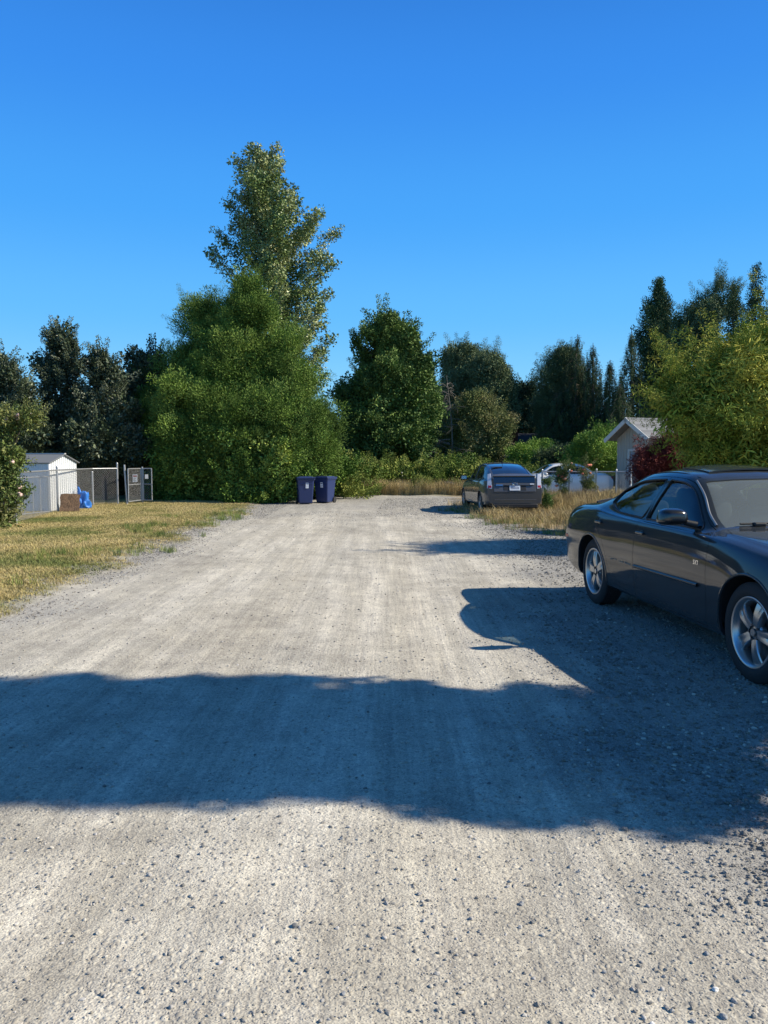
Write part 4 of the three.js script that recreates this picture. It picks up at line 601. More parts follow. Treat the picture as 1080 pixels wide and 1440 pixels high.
function wheelGroup(R, rimR, w, spokes, alloy) {
  const t = new THREE.Group(); t.name = 'wheel'; const lat = (pts, n = 56) => new THREE.LatheGeometry(pts.map(p => new THREE.Vector2(...p)), n).rotateZ(-Math.PI / 2); // lathe axis y -> x
  const b = w / 2, tyre = [[rimR - .012, -b * .82], [rimR + .02, -b * .96], [R - .05, -b], [R - .018, -b * .9], [R, -b * .72]];
  for (let i = -3; i <= 3; i++) { const x = i / 3.6 * b * .72; if (i > -3) { tyre.push([R, x - b * .035], [R, x + b * .035]); } tyre.push([R, x + b * .06], [R - .008, x + b * .065], [R - .008, x + b * .1], [R, x + b * .105]); }
  tyre.push([R, b * .74], [R - .018, b * .9], [R - .05, b], [R - .09 > rimR + .03 ? R - .09 : rimR + .03, b * 1.01], [rimR + .014, b * .95], [rimR - .012, b * .82]);
  part('tyre', lat(tyre), RUBBER, t);
  part('rim', joined([lat([[rimR - .02, -b * .82], [rimR - .045, -b * .5], [rimR - .05, b * .35], [rimR - .03, b * .66], [rimR - .022, b * .86], [rimR - .004, b * .93], [rimR + .006, b * .9], [rimR, b * .8]]), lat([[.001, b * .62], [.058, b * .62], [.078, b * .5], [.08, b * .2], [.001, b * .2]], 30)]), alloy, t);
  const sp = [];
  for (let i = 0; i < spokes; i++) {
    const a = i / spokes * Math.PI * 2 + .31, wi = spokes > 5 ? .026 : .034, wo = spokes > 5 ? .03 : .058, L0 = .05, L1 = rimR - .026;
    // ridged spoke: broad faces falling to the edges, sides running back to the hub plane
    const NU = 10, NV = [-1, -1, -.86, -.3, 0, .3, .86, 1, 1], pos = [], ix = [];
    for (let u = 0; u <= NU; u++) { const f = u / NU, x = lerp(L0, L1, f), hw = lerp(wi, wo, f * f * .6 + f * .4); NV.forEach((v, k) => { const front = .03 + .016 * Math.sin(f * Math.PI * .9) - .014 * f, dip = spokes > 5 ? 0 : .007 * (1 - Math.abs(v) / .3) * (Math.abs(v) < .3 ? 1 : 0) * f; pos.push(x, v * hw, k === 0 || k === 8 ? -.012 : front - (Math.abs(v) === 1 ? .009 : 0) - dip); if (u < NU && k < 8) { const q = u * 9 + k; ix.push(q, q + 9, q + 1, q + 1, q + 9, q + 10); } }); }
    let g = new THREE.BufferGeometry(); g.setAttribute('position', new THREE.Float32BufferAttribute(pos, 3)); g.setAttribute('uv', new THREE.Float32BufferAttribute(new Float32Array(pos.length / 3 * 2), 2)); g.setIndex(ix); g = g.toNonIndexed(); g.computeVertexNormals(); g = toCreasedNormals(g, .6);
    sp.push(g.rotateZ(a).rotateY(Math.PI / 2).translate(b * .46, 0, 0));
  }
  for (const g of sp) part('spoke', g, alloy, t);
  for (let i = 0; i < 5; i++) { const a = i / 5 * 6.283 + .9; part('lug_nut', new THREE.CylinderGeometry(.011, .012, .03, 6).rotateZ(-Math.PI / 2).translate(b * .62, Math.sin(a) * .056, Math.cos(a) * .056), mat(.12, .12, .13, .4, { metalness: .8 }), t); }
  part('centre_cap', new THREE.CylinderGeometry(.027, .031, .022, 20).rotateZ(-Math.PI / 2).translate(b * .68, 0, 0), alloy, t);
  part('brake_disc', new THREE.CylinderGeometry(rimR * .68, rimR * .68, .024, 30).rotateZ(-Math.PI / 2).translate(-.005, 0, 0), DISC, t);
  return t;
}
function addWheels(t, s) {
  const proto = wheelGroup(s.wheelR, s.rimR, s.tyreW, s.spokes, s.alloy); let n = 0;
  for (const z of [0, s.wb]) for (const x of [1, -1]) { const w = n++ ? proto.clone() : proto; w.position.set(x * (s.halfTrack), s.wheelR - .006, z); w.rotation.set(n * .9, x > 0 ? 0 : Math.PI, 0, 'YXZ'); t.add(w); }
}
function bodyShell(F, s) {
  let sh = csg(brush(F.solid(0)), brush(F.solid(.028)), SUBTRACTION);
  for (const z of [0, s.wb]) for (const x of [1, -1]) sh = csg(sh, brush(new THREE.CylinderGeometry(s.archR, s.archR, .62, 48).rotateZ(Math.PI / 2).translate(x * .9, s.wheelR + .005, z)), SUBTRACTION);
  return sh;
}
const windowShape = (F, ua, ub, lo, hi, n = 16) => { const p = []; for (let i = 0; i <= n; i++) { const u = lerp(ua, ub, i / n); p.push([u, lo(u)]); } for (let i = n; i >= 0; i--) { const u = lerp(ua, ub, i / n); p.push([u, Math.max(lo(u) + .004, hi(u))]); } return p; };
function archLip(F, s, z, side, r, m, t) { const pts = []; for (let i = 0; i <= 36; i++) { const a = lerp(-.18, Math.PI + .18, i / 36), u = z + Math.cos(a) * (s.archR + .006), y = s.wheelR + Math.sin(a) * (s.archR + .006); if (y < F.c.yb(u) + .05) continue; pts.push(V(side * (F.sideX(u, y) - r * .35), y, u)); } part('arch_lip', new THREE.TubeGeometry(new THREE.CatmullRomCurve3(pts), 48, r, 6), m, t); }
function innerFittings(F, s, t) { // wheel liners, floor, seats, dash
  for (const z of [0, s.wb]) for (const x of [1, -1]) part('wheel_liner', new THREE.CylinderGeometry(s.archR + .004, s.archR + .004, .42, 32, 1, true, -Math.PI * .02, Math.PI * 1.04).rotateZ(Math.PI / 2).rotateX(Math.PI / 2 * 0).translate(x * (s.halfW - .222), s.wheelR + .005, z), new THREE.MeshStandardMaterial({ color: WELL.color, roughness: .95, side: THREE.DoubleSide }), t);
  const inside = part('cabin', joined([box(1.3, .06, s.wb - .7, 0, .3, s.wb / 2), box(1.2, .3, .9, 0, .42, s.u0 + .75), box(1.2, .35, .75, 0, .5, s.wb + .1), ...[-s.archR - .03, s.archR + .03, s.wb - s.archR - .03, s.wb + s.archR + .03].map(z => box(s.halfW * 1.74, .44, .03, 0, .5, z))]), INTERIOR, t);
  part('dashboard', rbox(1.36, .24, .38, .09, 0, s.dashY, s.dashZ), INTERIOR, inside);
  part('steering_wheel', new THREE.TorusGeometry(.185, .016, 10, 30).rotateX(-.45).translate(-.36, s.dashY + .06, s.dashZ + .33), INTERIOR, inside);
  for (const [z, n] of [[s.seat1, 2], [s.seat2, 2]]) for (const x of [-.36, .36]) { part('seat', joined([rbox(.5, .16, .5, .06, x, .5, z - .2), rbox(.48, .62, .16, .07, 0, 0, 0).rotateX(.2).translate(x, .84, z + .12)]), mat(.05, .05, .055, .9), inside); part('headrest', rbox(.27, .19, .11, .05, 0, 0, 0).translate(x, s.headY, z + .2), mat(.05, .05, .055, .9), inside); }
}
const tinted = new THREE.MeshPhysicalMaterial({ color: rgb(.42, .5, .5), roughness: .03, transmission: 1, thickness: 0, ior: 1.5, side: THREE.DoubleSide });
const shieldGlass = new THREE.MeshPhysicalMaterial({ color: rgb(.62, .7, .69), roughness: .12, transmission: .82, thickness: 0, ior: 1.5, side: THREE.DoubleSide });
const font = await new FontLoader().loadAsync('fonts/droid/droid_sans_bold.typeface.json');

// ---- the dark sedan on the right
{
  const f = G(1059, 958), r = G(843, 850), dirv = r.clone().sub(f).setY(0).normalize(), th = Math.atan2(dirv.x, dirv.z), lx = V(Math.cos(th), 0, -Math.sin(th));
  const t = thing('dark_sedan', 'dark slate four door sedan with alloy wheels parked on the gravel', 'car', f.clone().addScaledVector(lx, -.86).setY(.0), th);
  const s = { u0: -.96, u1: 4.02, wb: 3.05, wheelR: .362, rimR: .256, tyreW: .225, spokes: 5, alloy: ALLOY, halfTrack: .79, halfW: .93, archR: .405, dashY: .9, dashZ: .92, seat1: 1.75, seat2: 2.75, headY: 1.22,
    curves: {
      yb: [[-.96, 0.435], [-.86, 0.285], [-.5, 0.215], [.5, 0.205], [2.5, 0.205], [3.4, 0.235], [3.95, 0.305], [4.08, 0.375]],
      ws: [[-.96, .58], [-.8, .78], [-.5, .86], [0, .88], [.6, .875], [1.5, .865], [2.4, .87], [3.05, .89], [3.6, .89], [3.95, .86], [4.08, .80]],
      wm: [[-.96, .64], [-.8, .83], [-.5, .91], [0, .95], [.55, .93], [1.3, .925], [2.2, .93], [3.0, .955], [3.5, .945], [3.9, .915], [4.08, .86]],
      wsh: [[-.96, .58], [-.8, .74], [-.5, .82], [0, .875], [.6, .885], [1.3, .885], [2.2, .885], [2.8, .885], [3.2, .872], [3.6, .845], [3.9, .81], [4.08, .75]],
      ysh: [[-.96, 0.728], [-.8, 0.808], [-.4, 0.883], [0, 0.928], [.5, 0.973], [1, 0.993], [1.8, 1.003], [2.3, 1.013], [2.7, 1.033], [3.1, 1.058], [3.5, 1.053], [3.9, 1.018], [4.08, 0.948]],
      wr: [[-.96, .4], [-.7, .6], [-.2, .7], [.5, .735], [.78, .73], [1.38, .605], [1.8, .6], [2.4, .59], [2.9, .575], [3.35, .60], [3.6, .64], [3.9, .66], [4.08, .6]],
      yr: [[-.96, 0.750], [-.7, 0.860], [-.2, 0.945], [.5, 1.015], [.72, 1.030], [.8, 1.055], [1.38, 1.405], [1.55, 1.435], [1.9, 1.445], [2.3, 1.425], [2.7, 1.345], [3.05, 1.220], [3.35, 1.115], [3.6, 1.085], [3.9, 1.050], [4.08, 0.970]],
      yc: [[-.96, 0.770], [-.85, 0.850], [-.6, 0.910], [0, 0.985], [.5, 1.035], [.66, 1.045], [.72, 1.060], [1.32, 1.435], [1.5, 1.492], [1.95, 1.525], [2.4, 1.498], [2.75, 1.415], [3.1, 1.280], [3.38, 1.155], [3.52, 1.125], [3.85, 1.115], [3.95, 1.105], [4.02, 1.030], [4.08, 0.960]],
    } };
  const F = carForm(s), c = F.c, paint = new THREE.MeshPhysicalMaterial({ color: rgb(.026, .030, .033), roughness: .6, metalness: 0, specularIntensity: .15, clearcoat: 1, clearcoatRoughness: .05 });
  const lowF = u => c.ysh(u) + .028, lowR = u => c.ysh(u) + .028 + .42 * Math.pow(Math.max(0, u - 2.5), 1.7), hiF = u => c.yr(u) - .045;
  const bp = (y, k) => 1.93 - .30 * (y - .98) + k;                               // the B pillar leans forward
  const frontWin = (() => { const p = []; for (let i = 0; i <= 14; i++) { const u = lerp(.86, bp(.98, -.05), i / 14); p.push([u, lowF(u)]); } for (let i = 0; i <= 18; i++) { const u = lerp(bp(1.36, -.05), .90, i / 18); p.push([u, Math.max(lowF(u) + .004, hiF(u))]); } return p; })();
  const rearWin = (() => { const p = []; for (let i = 0; i <= 14; i++) { const u = lerp(bp(.98, .05), 2.84, i / 14); p.push([u, lowR(u)]); } for (let i = 0; i <= 18; i++) { const u = lerp(2.84, bp(1.36, .05), i / 18); p.push([u, Math.max(lowR(u) + .004, hiF(u) - .012 * Math.max(0, u - 2.3))]); } return p; })();
  let sh = bodyShell(F, s);
  for (const w of [frontWin, rearWin]) sh = csg(sh, brush(prismX(w, -1.2, 1.2)), SUBTRACTION);
  const shield = [], back = []; for (const [u, k] of [[.74, 1], [.9, 1], [1.1, 1], [1.3, 1]]) shield.push([c.wr(u) - .05, u]); const bl = [[2.62], [2.9], [3.1], [3.36]].map(([u]) => [c.wr(u) - .06, u]);
  const mirrorPts = a => [...a, ...a.slice().reverse().map(p => [-p[0], p[1]])];
  sh = csg(sh, brush(prismY(mirrorPts(shield), .9, 1.8)), SUBTRACTION); sh = csg(sh, brush(prismY(mirrorPts(bl), .95, 1.8)), SUBTRACTION);
  // doors, bonnet and boot lid are cut from the shell and stand 4 mm apart from it
  const roofLine = u => c.yr(u) - .014;
  const fd = [[.60, .27], [.58, .6], [.60, .98]]; for (let i = 0; i <= 16; i++) { const u = lerp(.84, bp(1.4, 0), i / 16); fd.push([u, roofLine(u)]); } fd.push([bp(.98, 0), .98], [1.96, .6], [1.955, .26]);
  const rd = [[1.965, .26], [1.97, .6], [bp(.98, .012), .98]]; for (let i = 0; i <= 14; i++) { const u = lerp(bp(1.4, .012), 2.72, i / 14); rd.push([u, roofLine(u)]); } rd.push([2.86, 1.2], [2.93, 1.08], [2.90, .9], [2.74, .77], [2.62, .6], [2.56, .4], [2.54, .26]);
  const doors = []; for (const x of [1, -1]) for (const [k, o] of [['front', fd], ['rear', rd]]) { const b = prismX(o, x > 0 ? .3 : -1.2, x > 0 ? 1.2 : -.3), d = csg(sh, brush(prismX(shrink(o, .0035), x > 0 ? .3 : -1.2, x > 0 ? 1.2 : -.3)), INTERSECTION); sh = csg(sh, brush(b), SUBTRACTION); doors.push([x, k, d.geometry]); }
  const hood = mirrorPts([[.56, -.86], [.66, -.4], [.74, .2], [.765, .5], [.70, .685]]), lid = mirrorPts([[.6, 3.45], [.64, 3.7], [.62, 3.93]]);
  const hoodG = csg(sh, brush(prismY(shrink(hood, .004), .6, 1.3)), INTERSECTION).geometry; sh = csg(sh, brush(prismY(hood, .6, 1.3)), SUBTRACTION);
  const lidG = csg(sh, brush(prismY(shrink(lid, .004), .85, 1.3)), INTERSECTION).geometry; sh = csg(sh, brush(prismY(lid, .85, 1.3)), SUBTRACTION);
  const roofP = mirrorPts([1.34, 1.6, 2.0, 2.4, 2.6].map(u => [c.wr(u) - .05, u])); const roofG = csg(sh, brush(prismY(shrink(roofP, .002), 1.32, 1.75)), INTERSECTION).geometry; sh = csg(sh, brush(prismY(roofP, 1.32, 1.75)), SUBTRACTION);
  part('body', cleaned(sh.geometry), paint, t); part('roof', cleaned(roofG), paint, t);
  part('bonnet', cleaned(hoodG), paint, t); const boot = part('boot_lid', cleaned(lidG), paint, t);
  { const sp = []; for (let i = -6; i <= 6; i++) { const x = i / 6 * .57; sp.push(V(x, F.topY(3.87, Math.abs(x)) + .004, 3.87 - .05 * (x / .57) ** 2)); } part('spoiler_lip', new THREE.TubeGeometry(new THREE.CatmullRomCurve3(sp), 30, .016, 8), paint, boot); }
  const under = part('underbody', joined([box(1.5, .06, 4.5, 0, .27, 1.55), box(1.2, .56, .88, 0, .5, 0), box(1.2, .56, .88, 0, .5, 3.05)]), WELL, t);
  for (const [x, k, g] of doors) {
    const d = part(k === 'front' ? 'front_door' : 'rear_door', cleaned(g), paint, t), zf = k === 'front';
    part('window', F.patch(7, 9, zf ? .86 : 1.84, zf ? 1.96 : 2.92, x, .014), tinted, d);
    const hz = zf ? 1.80 : 2.80, hy = zf ? .9 : .925, sx = F.sideX(hz, hy);
    part('handle', joined([rbox(.022, .026, .16, .009, 0, 0, 0)]).rotateY(0), paint, d, [x * (sx + .024), hy, hz]);
    part('handle_cup', new THREE.SphereGeometry(.05, 16, 12).scale(.16, .62, 1.05), DARKPLASTIC, d, [x * (sx - .001), hy - .004, hz]);
    if (zf) { const mp = []; for (let i = 0; i <= 10; i++) { const u = lerp(.70, 1.93, i / 10), y = lerp(.585, .57, i / 10); mp.push([u, y]); } for (let i = 0; i < 10; i++) { const [u, y] = mp[i], [u2, y2] = mp[i + 1]; if (!i) { const pts = mp.map(([a, b]) => V(x * (F.sideX(a, b) + .004), b, a)); part('side_moulding', new THREE.TubeGeometry(new THREE.CatmullRomCurve3(pts), 20, .017, 8).scale(1, 1, 1), paint, d); } } }
    // dark window surround
    const seg = []; const oz = zf ? frontWin : rearWin; const ring = oz.map(([u, y]) => { const h = F.half(u); return V(x * (F.sideX(u, y) + .001), y, u); }); part('window_seal', new THREE.TubeGeometry(new THREE.CatmullRomCurve3(ring, true), 90, .009, 5, true), DARKPLASTIC, d);
    if (zf) { // mirror on the door corner
      const mg = new THREE.SphereGeometry(1, 28, 20), q = mg.attributes.position; for (let i = 0; i < q.count; i++) { let X = q.getX(i), Y = q.getY(i), Z = q.getZ(i); const e = v => Math.sign(v) * Math.pow(Math.abs(v), .62); X = e(X); Y = e(Y); if (Z > .25) Z = .25; q.setXYZ(i, X * .125 * (1 - .12 * Y), Y * .072, Z * .1); } mg.computeVertexNormals();
      const m = part('mirror', mg, phys(.012, .012, .014, .25, { clearcoat: .8, clearcoatRoughness: .08 }), d, [x * (c.wsh(.98) + .125), 1.115, 1.0]); part('mirror_glass', rbox(.21, .115, .006, .003), CHROME, m, [0, 0, .029]); part('mirror_foot', bar(V(-x * .06, -.035, -.01), V(-x * .2, -.07, -.04), .022, 8, .03), DARKPLASTIC, m);
    }
  }
  part('windshield', joined([F.patch(9, 11, .68, 1.36, 1, .012), F.patch(9, 11, .68, 1.36, -1, .012)]), shieldGlass, t); part('rear_window', joined([F.patch(9, 11, 2.58, 3.40, 1, .012), F.patch(9, 11, 2.58, 3.40, -1, .012)]), tinted, t);
  { const pil = []; for (const u of [.80, 1.0, 1.2, 1.36]) pil.push(V(0, 0, 0)); for (const x of [1, -1]) { const pts = [.79, .95, 1.15, 1.37].map(u => V(x * (c.wr(u) + .002), c.yr(u) + .002, u)); part('pillar_trim', new THREE.TubeGeometry(new THREE.CatmullRomCurve3(pts), 16, .011, 6), mat(.3, .31, .32, .3, { metalness: .6 }), t); const ditch = [1.4, 1.7, 2.1, 2.5, 2.8].map(u => V(x * (c.wr(u) - .045), F.topY(u, c.wr(u) - .045) - .001, u)); part('roof_ditch', new THREE.TubeGeometry(new THREE.CatmullRomCurve3(ditch), 24, .007, 6), DARKPLASTIC, t); } }
  part('wiper', joined([bar(V(.55, F.topY(.75, .5) + .012, .76), V(-.05, F.topY(.74, .05) + .014, .74), .009, 6), bar(V(-.1, F.topY(.75, .1) + .014, .77), V(-.62, F.topY(.78, .55) + .014, .80), .009, 6), rbox(.1, .03, .05, .01, .4, F.topY(.73, .4) + .012, .735)]), DARKPLASTIC, t);
  { const g = new THREE.BoxGeometry(.86, .014, .5, 16, 1, 8), q = g.attributes.position; for (let i = 0; i < q.count; i++) { const x = q.getX(i), z = q.getZ(i); q.setY(i, q.getY(i) - .03 * (x / .43) ** 2 + .1 * (z + .25) - .02 * ((z + .25) / .5) ** 2); } g.computeVertexNormals(); part('sunroof', g, paint, t, [0, 1.506, 1.74]); }
  // glued-on trim missing from the rear door: only its dirty strip is left
  { const Rr = rng(909), gl = []; for (let i = 0; i < 30; i++) { const u = 2.03 + Rr() * Rr() * .5, y = .575 + (Rr() - .5) * .014, x = F.sideX(u, y); gl.push(box(.004, .003 + Rr() * .005, .012 + Rr() * .03, x + .0015, y, u)); } part('trim_residue', joined(gl), mat(.20, .18, .15, .95), doors.length ? t.children.find(o => o.name === 'rear_door') : t); }
  { const tg = new TextGeometry('SXT', { font, size: .036, depth: .006, curveSegments: 3 }); tg.center(); const u = .74, y = .765; part('badge', tg, CHROME, t.children.find(o => o.name === 'front_door'), [F.sideX(u, y) + .003, y, u], [-.0, Math.PI / 2, 0]); }
  for (const x of [1, -1]) for (const z of [0, 3.05]) archLip(F, s, z, x, .012, paint, t);
  for (const x of [1, -1]) { part('tail_light', rbox(.3, .14, .1, .04, 0, 0, 0).rotateY(x * .22).translate(x * .53, .84, 3.975), phys(.25, .01, .012, .1, { clearcoat: 1 }), t); part('headlight', rbox(.3, .14, .1, .04, x * .55, .69, -.925), phys(.6, .62, .65, .05, { clearcoat: 1 }), t); part('side_marker', rbox(.012, .04, .1, .005, x * (F.sideX(3.86, .68) + .001), .68, 3.86), phys(.3, .02, .015, .2), t); }
  const gr = part('grille', rbox(.7, .2, .05, .02, 0, .62, -.955), DARKPLASTIC, t); part('cross_bar', box(.68, .03, .02, 0, .62, -.985), paint, gr); part('cross_bar', box(.035, .18, .02, 0, .62, -.986), paint, gr);
  part('bumper', rbox(1.3, .2, .1, .04, 0, .42, -.93), paint, t); { const shp = new THREE.Shape([[-.84, 0], [-.82, .26], [-.74, .31], [.74, .31], [.82, .26], [.84, 0], [.7, -.08], [-.7, -.08]].map(p => new THREE.Vector2(...p))), g = new THREE.ExtrudeGeometry(shp, { depth: .1, bevelEnabled: true, bevelThickness: .05, bevelSize: .03, bevelSegments: 4 }), q = g.attributes.position; for (let i = 0; i < q.count; i++) q.setZ(i, q.getZ(i) - .2 * Math.pow(Math.abs(q.getX(i)) / .87, 3)); g.computeVertexNormals(); part('bumper', g, paint, t, [0, .39, 3.93]); }
  innerFittings(F, s, t); addWheels(t, s);
}
// ---- the grey hatchback by the far fence
{
  const rl = G(677, 721), phi = 4.5 * Math.PI / 180, dirv = V(Math.sin(phi), 0, Math.cos(phi)); // towards its rear
  const th = Math.atan2(dirv.x, dirv.z), lx = V(Math.cos(th), 0, -Math.sin(th)); // local +x is to the right
  const origin = rl.clone().addScaledVector(lx, .80).addScaledVector(dirv, -2.7).setY(0);
  const t = thing('grey_hatchback', 'dark grey hatchback with clear tail lights parked by the dry grass', 'car', origin, th);
  const s = { u0: -.93, u1: 3.50, wb: 2.7, wheelR: .315, rimR: .2, tyreW: .195, spokes: 7, alloy: mat(.35, .35, .36, .4, { metalness: .8 }), halfTrack: .755, halfW: .86, archR: .345, dashY: .92, dashZ: .62, seat1: 1.45, seat2: 2.3, headY: 1.2,
    curves: {
      yb: [[-.93, .4], [-.8, .24], [-.4, .18], [.5, .17], [2.2, .17], [2.9, .2], [3.35, .25], [3.5, .3]],
      ws: [[-.93, .5], [-.75, .7], [-.4, .79], [0, .82], [1.3, .81], [2.4, .82], [3, .82], [3.35, .79], [3.5, .74]],
      wm: [[-.93, .56], [-.75, .75], [-.4, .83], [0, .868], [.6, .858], [1.3, .856], [2.2, .862], [2.7, .872], [3.1, .86], [3.38, .835], [3.5, .79]],
      wsh: [[-.93, .5], [-.7, .66], [-.3, .75], [.2, .8], [.8, .81], [1.6, .815], [2.4, .81], [2.9, .795], [3.3, .765], [3.5, .72]],
      ysh: [[-.93, .66], [-.6, .78], [0, .87], [.6, .91], [1.3, .935], [2, .965], [2.7, 1.0], [3.1, .99], [3.4, .95], [3.5, .92]],
      wr: [[-.93, .34], [-.5, .55], [0, .66], [.3, .68], [1.15, .555], [1.6, .54], [2.2, .55], [2.8, .575], [3.25, .60], [3.5, .60]],
      yr: [[-.93, .68], [-.5, .82], [0, .92], [.3, .96], [.45, 1.03], [1.15, 1.385], [1.5, 1.425], [2.0, 1.405], [2.6, 1.29], [3.1, 1.15], [3.5, 1.03]],
      yc: [[-.93, .7], [-.6, .84], [0, .95], [.2, .985], [.32, 1.02], [1.05, 1.40], [1.45, 1.49], [1.85, 1.475], [2.3, 1.415], [2.8, 1.29], [3.2, 1.165], [3.5, 1.075]],
      lean: [[-.93, 0], [2.4, 0], [3.5, -.24]],
    } };
  const F = carForm(s), c = F.c, paint = new THREE.MeshPhysicalMaterial({ color: rgb(.085, .085, .087), roughness: .5, metalness: .2, specularIntensity: .3, clearcoat: 1, clearcoatRoughness: .06 });
  const lo = u => c.ysh(u) + .03, hi = u => c.yr(u) - .045, w1 = windowShape(F, .72, 1.42, lo, hi), w2 = windowShape(F, 1.5, 2.42, lo, hi), w3 = windowShape(F, .42, .66, lo, hi, 6);
  let sh = bodyShell(F, s); for (const w of [w1, w2]) sh = csg(sh, brush(prismX(w, -1.2, 1.2)), SUBTRACTION);
  const mir = a => [...a, ...a.slice().reverse().map(p => [-p[0], p[1]])];
  sh = csg(sh, brush(prismY(mir([.36, .6, .85, 1.06].map(u => [c.wr(u) - .05, u])), .9, 1.8)), SUBTRACTION);
  const hatch = mir([1.98, 2.4, 2.8, 3.1].map(u => [c.wr(u) - .045, u])); sh = csg(sh, brush(prismY(hatch, 1.08, 1.8)), SUBTRACTION);
  const fd = [[.36, .25], [.36, .9]]; for (let i = 0; i <= 12; i++) { const u = lerp(.62, 1.46, i / 12); fd.push([u, c.yr(u) - .016]); } fd.push([1.46, .6], [1.45, .25]);
  const rd = [[1.46, .25], [1.47, .6]]; for (let i = 0; i <= 12; i++) { const u = lerp(1.47, 2.3, i / 12); rd.push([u, c.yr(u) - .016]); } rd.push([2.5, 1.0], [2.44, .72], [2.3, .45], [2.26, .25]);
  for (const x of [1, -1]) for (const [k, o, w] of [['front_door', fd, [.7, 1.46]], ['rear_door', rd, [1.46, 2.46]]]) {
    const a = x > 0 ? .3 : -1.2, b = x > 0 ? 1.2 : -.3, d = csg(sh, brush(prismX(shrink(o, .0045), a, b)), INTERSECTION); sh = csg(sh, brush(prismX(o, a, b)), SUBTRACTION);
    const dm = part(k, cleaned(d.geometry), paint, t); part('window', F.patch(7, 9, ...w, x, .014), tinted, dm);
    const hz = k === 'front_door' ? 1.3 : 2.25, hy = .84; part('handle', rbox(.03, .03, .17, .01, x * (F.sideX(hz, hy) + .02), hy, hz), paint, dm);
    if (k === 'front_door') { const mg = new THREE.SphereGeometry(1, 22, 16).scale(.11, .07, .09); const m = part('mirror', mg, DARKPLASTIC, dm, [x * .98, 1.0, .72]); part('mirror_glass', rbox(.16, .1, .006, .003), CHROME, m, [0, 0, .088]); part('mirror_foot', bar(V(-x * .06, -.02, -.01), V(-x * .19, -.05, -.03), .02, 8, .028), DARKPLASTIC, m); part('rocker_trim', box(.012, .02, .95, x * (F.sideX(1.0, .3) + .003), .3, 1.0), mat(.3, .3, .3, .4), dm); }
  }
  part('body', cleaned(sh.geometry), paint, t);
  part('windshield', joined([F.patch(9, 11, .3, 1.1, 1, .012), F.patch(9, 11, .3, 1.1, -1, .012)]), shieldGlass, t);
  const dark = phys(.01, .012, .016, .05, { clearcoat: 1 }), hg = part('hatch_glass', joined([F.patch(9, 11, 1.94, 3.14, 1, .012), F.patch(9, 11, 1.94, 3.14, -1, .012)]), dark, t);
  part('roof_slot', rbox(.34, .012, .1, .005, 0, 0, 0).rotateX(.2).translate(-.33, F.topY(2.55, .33) + .004, 2.55), DARKPLASTIC, t);
  part('antenna', joined([bar(V(0, 1.475, 1.85), V(0, 1.60, 1.98), .006, 6), rbox(.05, .03, .1, .012, 0, 1.48, 1.86)]), DARKPLASTIC, t);
  // tail: positions on the sloping rear face
  const zr = (y, o = 0) => 3.5 - .24 * (y - .6) + o, tilt = -Math.atan(.24) * -1, rear = (name, w, h, dp, x, y, o, m, par = t, r = .012) => part(name, rbox(w, h, dp, Math.min(r, dp / 2 - .001)), m, par, [x, y, zr(y, o)], [-Math.atan(.24), 0, 0]);
  const tail = rear('hatch_panel', 1.22, .44, .03, 0, .86, .008, paint);
  rear('lower_glass', 1.2, .17, .012, 0, .985, .028, dark); rear('spoiler', 1.24, .035, .12, 0, 1.09, -.01, paint, t, .015);
  rear('garnish', 1.1, .07, .03, 0, .865, .034, paint); rear('plate_recess', .66, .15, .012, 0, .765, .022, DARKPLASTIC);
  const plate = canvasTex(96, 48, (x, w, h) => { x.fillStyle = '#d9dfe6'; x.fillRect(0, 0, w, h); x.fillStyle = '#8796b5'; x.fillRect(18, 5, 60, 6); x.fillStyle = '#5b6684'; for (let i = 0; i < 7; i++) x.fillRect(10 + i * 11, 17, 7, 20); });
  rear('licence_plate', .31, .155, .008, 0, .765, .036, new THREE.MeshStandardMaterial({ map: plate, roughness: .5 }), t, .003);
  { const e = part('emblem', joined([new THREE.TorusGeometry(.058, .007, 8, 32).scale(1, .68, 1), new THREE.TorusGeometry(.034, .005, 8, 24).scale(1, .5, 1).translate(0, .017, 0), new THREE.TorusGeometry(.036, .005, 8, 24).scale(.42, 1, 1).translate(0, -.002, 0)]), CHROME, t, [0, .872, zr(.872, .056)], [-Math.atan(.24), 0, 0]); e.scale.setScalar(1.15); }
  rear('badge', .12, .03, .006, .5, .872, .054, mat(.7, .72, .75, .3), t, .002); rear('badge', .2, .022, .006, -.45, .845, .054, CHROME, t, .002);
  for (const x of [1, -1]) { // tall clear tail lights wrapping round the corner
    const shp = new THREE.Shape([[-.05, -.21], [.075, -.19], [.05, .2], [-.02, .22], [-.035, .1]].map(p => new THREE.Vector2(p[0] * x, p[1]))), g = new THREE.ExtrudeGeometry(shp, { depth: .07, bevelEnabled: true, bevelThickness: .02, bevelSize: .012, bevelSegments: 3 });
    const l = part('tail_light', g, phys(.55, .57, .62, .08, { clearcoat: 1 }), t, [x * .70, .93, zr(.93, -.085)], [-Math.atan(.24), x * .16, 0]); part('red_lens', rbox(.1, .07, .02, .008), phys(.35, .02, .02, .12), l, [.01 * x, -.155, .085]);
    part('exhaust_guard', rbox(.2, .1, .1, .03, x * .6, .3, 3.42), DARKPLASTIC, t);
    const hl = part('headlight', rbox(.22, .12, .3, .05, x * .62, .7, -.6), phys(.6, .62, .65, .06, { clearcoat: 1 }), t);
  }
